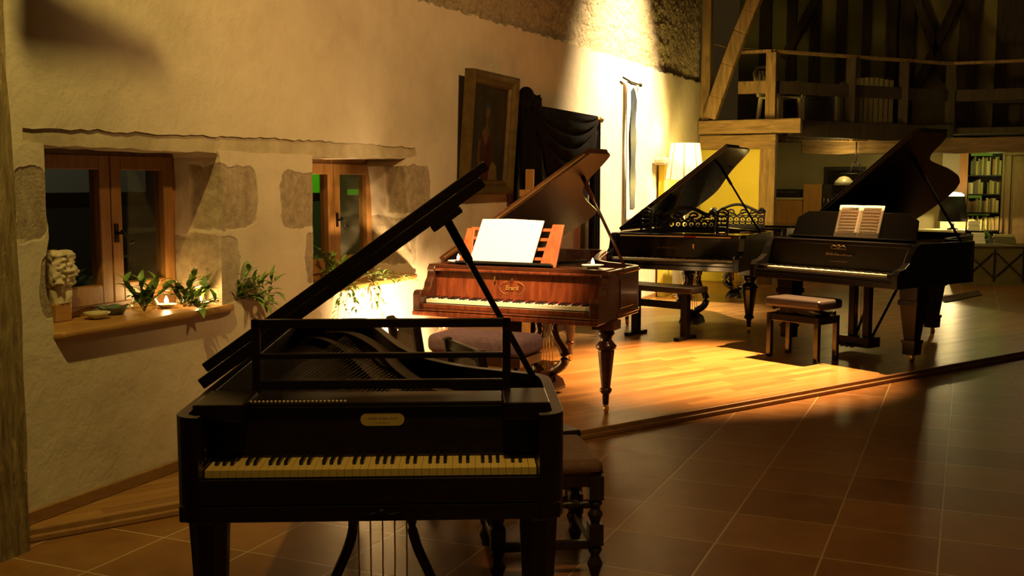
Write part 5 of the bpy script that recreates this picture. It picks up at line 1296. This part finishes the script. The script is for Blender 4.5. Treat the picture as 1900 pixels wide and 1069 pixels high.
def sprig(parent, stems, seed, ln=0.05, wd=0.018, per=9, light=0.2, mat_=None):
    rnd = random.Random(seed); lb = MB(); sb = MB()
    for p0, p1, sag in stems:
        p0 = Vector(p0); p1 = Vector(p1); pts = []
        for k in range(7):
            f = k / 6; q = p0.lerp(p1, f); q.z -= sag * f * f; pts.append(q)
        sb.tube(pts, [0.003 - 0.0003 * k for k in range(7)], 5)
        for k in range(per):
            f = 0.15 + 0.85 * k / (per - 1); i = min(5, int(f * 6)); q = pts[i].lerp(pts[i + 1], f * 6 - i); d = (pts[i + 1] - pts[i]).normalized()
            side = Vector((rnd.uniform(-1, 1), rnd.uniform(-1, 1), rnd.uniform(-0.3, 0.8)))
            lb.cur = 1 if rnd.random() < light else 0
            leaf(lb, q, d * rnd.uniform(0.3, 1.0) + side * 0.8, ln * rnd.uniform(0.7, 1.25), wd * rnd.uniform(0.8, 1.2))
    sb.build('stem', M['stem'], parent); lb.build('foliage', [M['leaf'], M['leaf_light']], parent)
# glass bowl with leaves
q = onsill(268, 581)
t = thing('glass_bowl', 'clear glass bowl holding leafy sprigs on the large window sill', 'bowl', (q.x, q.y, SZ))
b = MB(); b.lathe([(0.0, 0.001), (0.035, 0.0), (0.065, 0.02), (0.075, 0.05), (0.06, 0.075), (0.066, 0.085), (0.062, 0.085), (0.056, 0.075), (0.069, 0.05), (0.06, 0.022), (0.033, 0.006), (0.0, 0.006)], n=28); b.build('bowl', M['clear'], t)
t2 = thing('leafy_sprig', 'bunch of green sprigs standing in the clear glass bowl', 'plant', (q.x, q.y, SZ + 0.01))
sprig(t2, [((0, 0, 0), (-0.03, -0.10, 0.17), 0.02), ((0, 0, 0), (0.03, 0.08, 0.16), 0.02), ((0, 0, 0), (0.05, 0.0, 0.13), 0.02), ((0, 0, 0), (0.0, -0.02, 0.15), 0), ((0, 0, 0.02), (0.05, 0.15, 0.15), 0.03), ((0, 0, 0.02), (0.06, -0.12, 0.12), 0.04)], 1, 0.085, 0.033, 13)
q = onsill(358, 574)
t = thing('leafy_sprig', 'green sprigs lying over the sill edge between the two tealights', 'plant', (q.x, q.y, SZ + 0.004))
sprig(t, [((-0.05, -0.02, 0.01), (0.06, 0.05, 0.10), 0), ((-0.05, 0, 0.01), (0.02, -0.10, 0.13), 0.02), ((-0.05, 0, 0.01), (0.08, -0.02, 0.07), 0.08), ((-0.06, 0, 0.01), (-0.03, 0.05, 0.16), 0), ((-0.04, -0.02, 0.01), (-0.02, -0.12, 0.10), 0.0), ((-0.03, 0, 0.01), (0.07, 0.1, 0.05), 0.02)], 2, 0.082, 0.033, 13, 0.3)
q = onsill(396, 565)
t = thing('leafy_sprig', 'pale yellowish sprigs glowing beside the right hand tealight on the sill', 'plant', (q.x - 0.03, q.y, SZ + 0.004))
sprig(t, [((-0.03, 0, 0.01), (-0.02, 0.04, 0.16), 0), ((-0.03, -0.02, 0.01), (0.02, -0.04, 0.13), 0.0), ((-0.03, 0.02, 0.01), (0.03, 0.10, 0.10), 0.0)], 3, 0.08, 0.033, 12, 0.7)
q = onsill(415, 560)
t = thing('leafy_sprig', 'long leafy branch reaching past the right end of the large window sill', 'plant', (q.x + 0.11, q.y, SZ + 0.006))
sprig(t, [((-0.04, -0.03, 0.01), (0.06, 0.16, 0.14), 0.02), ((-0.03, 0, 0.01), (0.09, 0.22, 0.08), 0.05), ((-0.03, 0, 0.01), (0.08, 0.14, 0.09), 0.12), ((-0.03, 0, 0.01), (0.09, 0.20, 0.02), 0.06), ((-0.04, 0, 0.01), (0.03, 0.06, 0.17), 0), ((-0.04, 0, 0.01), (0.10, 0.24, 0.13), 0.02)], 4, 0.088, 0.031, 13)
# small window: trailing plant with a dark leafy sprig
q = atz(618, 520, SZ)
t = thing('leafy_sprig', 'green sprigs on the small window sill against the panes', 'plant', (q.x + 0.04, q.y - 0.02, SZ + 0.003))
sprig(t, [((0, 0, 0.01), (-0.06, -0.10, 0.20), 0), ((0, 0, 0.01), (-0.02, 0.14, 0.13), 0.02), ((0, 0, 0.01), (0.02, -0.16, 0.09), 0.02), ((0, 0, 0.01), (0.06, 0.22, 0.12), 0.05), ((0, 0, 0.01), (-0.05, 0.02, 0.16), 0)], 5, 0.088, 0.031, 13, 0.25)
q = atz(640, 527, SZ)
t = thing('trailing_plant', 'trailing plant hanging from the small window sill down the wall', 'plant', (XW + 0.10, q.y, SZ + 0.012))
sprig(t, [((-0.06, 0, 0.0), (0.02, -0.08, 0.0), 0.17), ((-0.06, 0, 0.0), (0.03, -0.26, 0.0), 0.30), ((-0.06, -0.1, 0.0), (0.02, -0.32, 0.0), 0.26), ((-0.06, 0.25, 0), (0.03, 0.20, 0.0), 0.24), ((-0.06, 0.2, 0), (0.02, 0.32, 0.02), 0.28), ((-0.06, 0.2, 0.0), (0.05, 0.45, 0.06), 0.10), ((-0.06, 0.2, 0.02), (0.06, 0.7, 0.08), 0.12), ((-0.06, 0.1, 0.02), (0.02, 0.3, 0.10), 0.06)], 6, 0.06, 0.021, 16, 0.35)
# bowls
q = onsill(180, 592)
t = thing('bowl', 'shallow amber glazed bowl at the front edge of the large window sill', 'bowl', (q.x, q.y, SZ))
b = MB(); b.lathe([(0.0, 0.0), (0.028, 0.0), (0.03, 0.006), (0.055, 0.02), (0.065, 0.036), (0.06, 0.036), (0.05, 0.022), (0.0, 0.010)], n=28); b.build('body', M['glaze_pale'], t)
q = onsill(211, 583)
t = thing('bowl', 'green glazed dish with a wavy rim between the amber bowl and the glass bowl', 'bowl', (q.x, q.y, SZ))
b = MB(); b.lathe([(0.0, 0.0), (0.05, 0.0), (0.07, 0.03), (0.085, 0.042), (0.08, 0.043), (0.062, 0.032), (0.045, 0.01), (0.0, 0.008)], n=28)
b.xf(lambda p: Vector((p.x * 0.9, p.y * 1.05, p.z * (1 + 0.12 * sin(6 * atan2(p.y, p.x)) * (p.z > 0.03))))); b.build('body', M['glaze_green'], t)
q = onsill(200, 577)
t = thing('saucer', 'small pale saucer behind the amber bowl', 'saucer', (q.x - 0.06, q.y - 0.04, SZ))
b = MB(); b.lathe([(0.0, 0.0), (0.03, 0.0), (0.055, 0.012), (0.053, 0.014), (0.03, 0.004), (0.0, 0.004)], n=24); b.build('body', M['glaze_green'], t)
# carved stone fragment on a wooden block
q = onsill(116, 596)
bx = MB(); bx.box(q.x - 0.09, q.y - 0.055, SZ, q.x + 0.02, q.y + 0.045, SZ + 0.09)
tag(bx.build('wooden_block', M['sill'], bevel=0.005), 'square wooden block at the left end of the large window sill', 'block')
b = MB()
zs = SZ + 0.091
def frag(u, v):
    a = u * 2 * pi; c, s = cos(a), sin(a)
    sq = 1 / max(abs(c), abs(s)) ** 0.8
    h = v * 0.265
    rx, ry = 0.055, 0.055
    d = 0.014 * noise.noise(Vector((c * 2.5, s * 2.5, h * 16))) + (0.035 * abs(noise.noise(Vector((c * 4, s * 4, h * 34)))) * (0.09 < h < 0.25) * max(0, c + 0.4))
    k = 1.0 + (0.15 if h > 0.08 else -0.05) - 0.10 * max(0, h - 0.26) / 0.04
    x, y = c * rx * sq * k + d * c, s * ry * sq * k + d * s
    if v > 0.999: x *= 0.8; y *= 0.8
    return (q.x - 0.03 + x, q.y - 0.0 + y, zs + h + 0.01 * noise.noise(Vector((x * 20, y * 20, 3))) * (v > 0.5))
b.grid(44, 40, frag)
top = [frag(k / 44, 1.0) for k in range(44)]; bot = [frag(k / 44, 0.0) for k in range(44)]
b.add(top, [tuple(range(44))]); b.add(bot, [tuple(range(43, -1, -1))])
tag(b.build('carved_stone', M['carved']), 'pale carved stone fragment standing on the wooden block by the pane', 'sculpture')

# leaves and small things on the panelled counter
q = on_counter(1840, 449)
t = thing('leafy_sprig', 'dark green leaves lying on the panelled counter beside the white booklets', 'plant', (q.x, q.y + 0.1, wz + 0.003))
sprig(t, [((0, 0, 0.01), (-0.2, 0, 0.08), 0.02), ((0, 0, 0.01), (0.25, 0.02, 0.08), 0.02), ((0, 0, 0.01), (0.1, -0.1, 0.12), 0.02), ((0, 0, 0.01), (-0.1, 0.05, 0.12), 0)], 9, 0.12, 0.05, 7, 0.1)
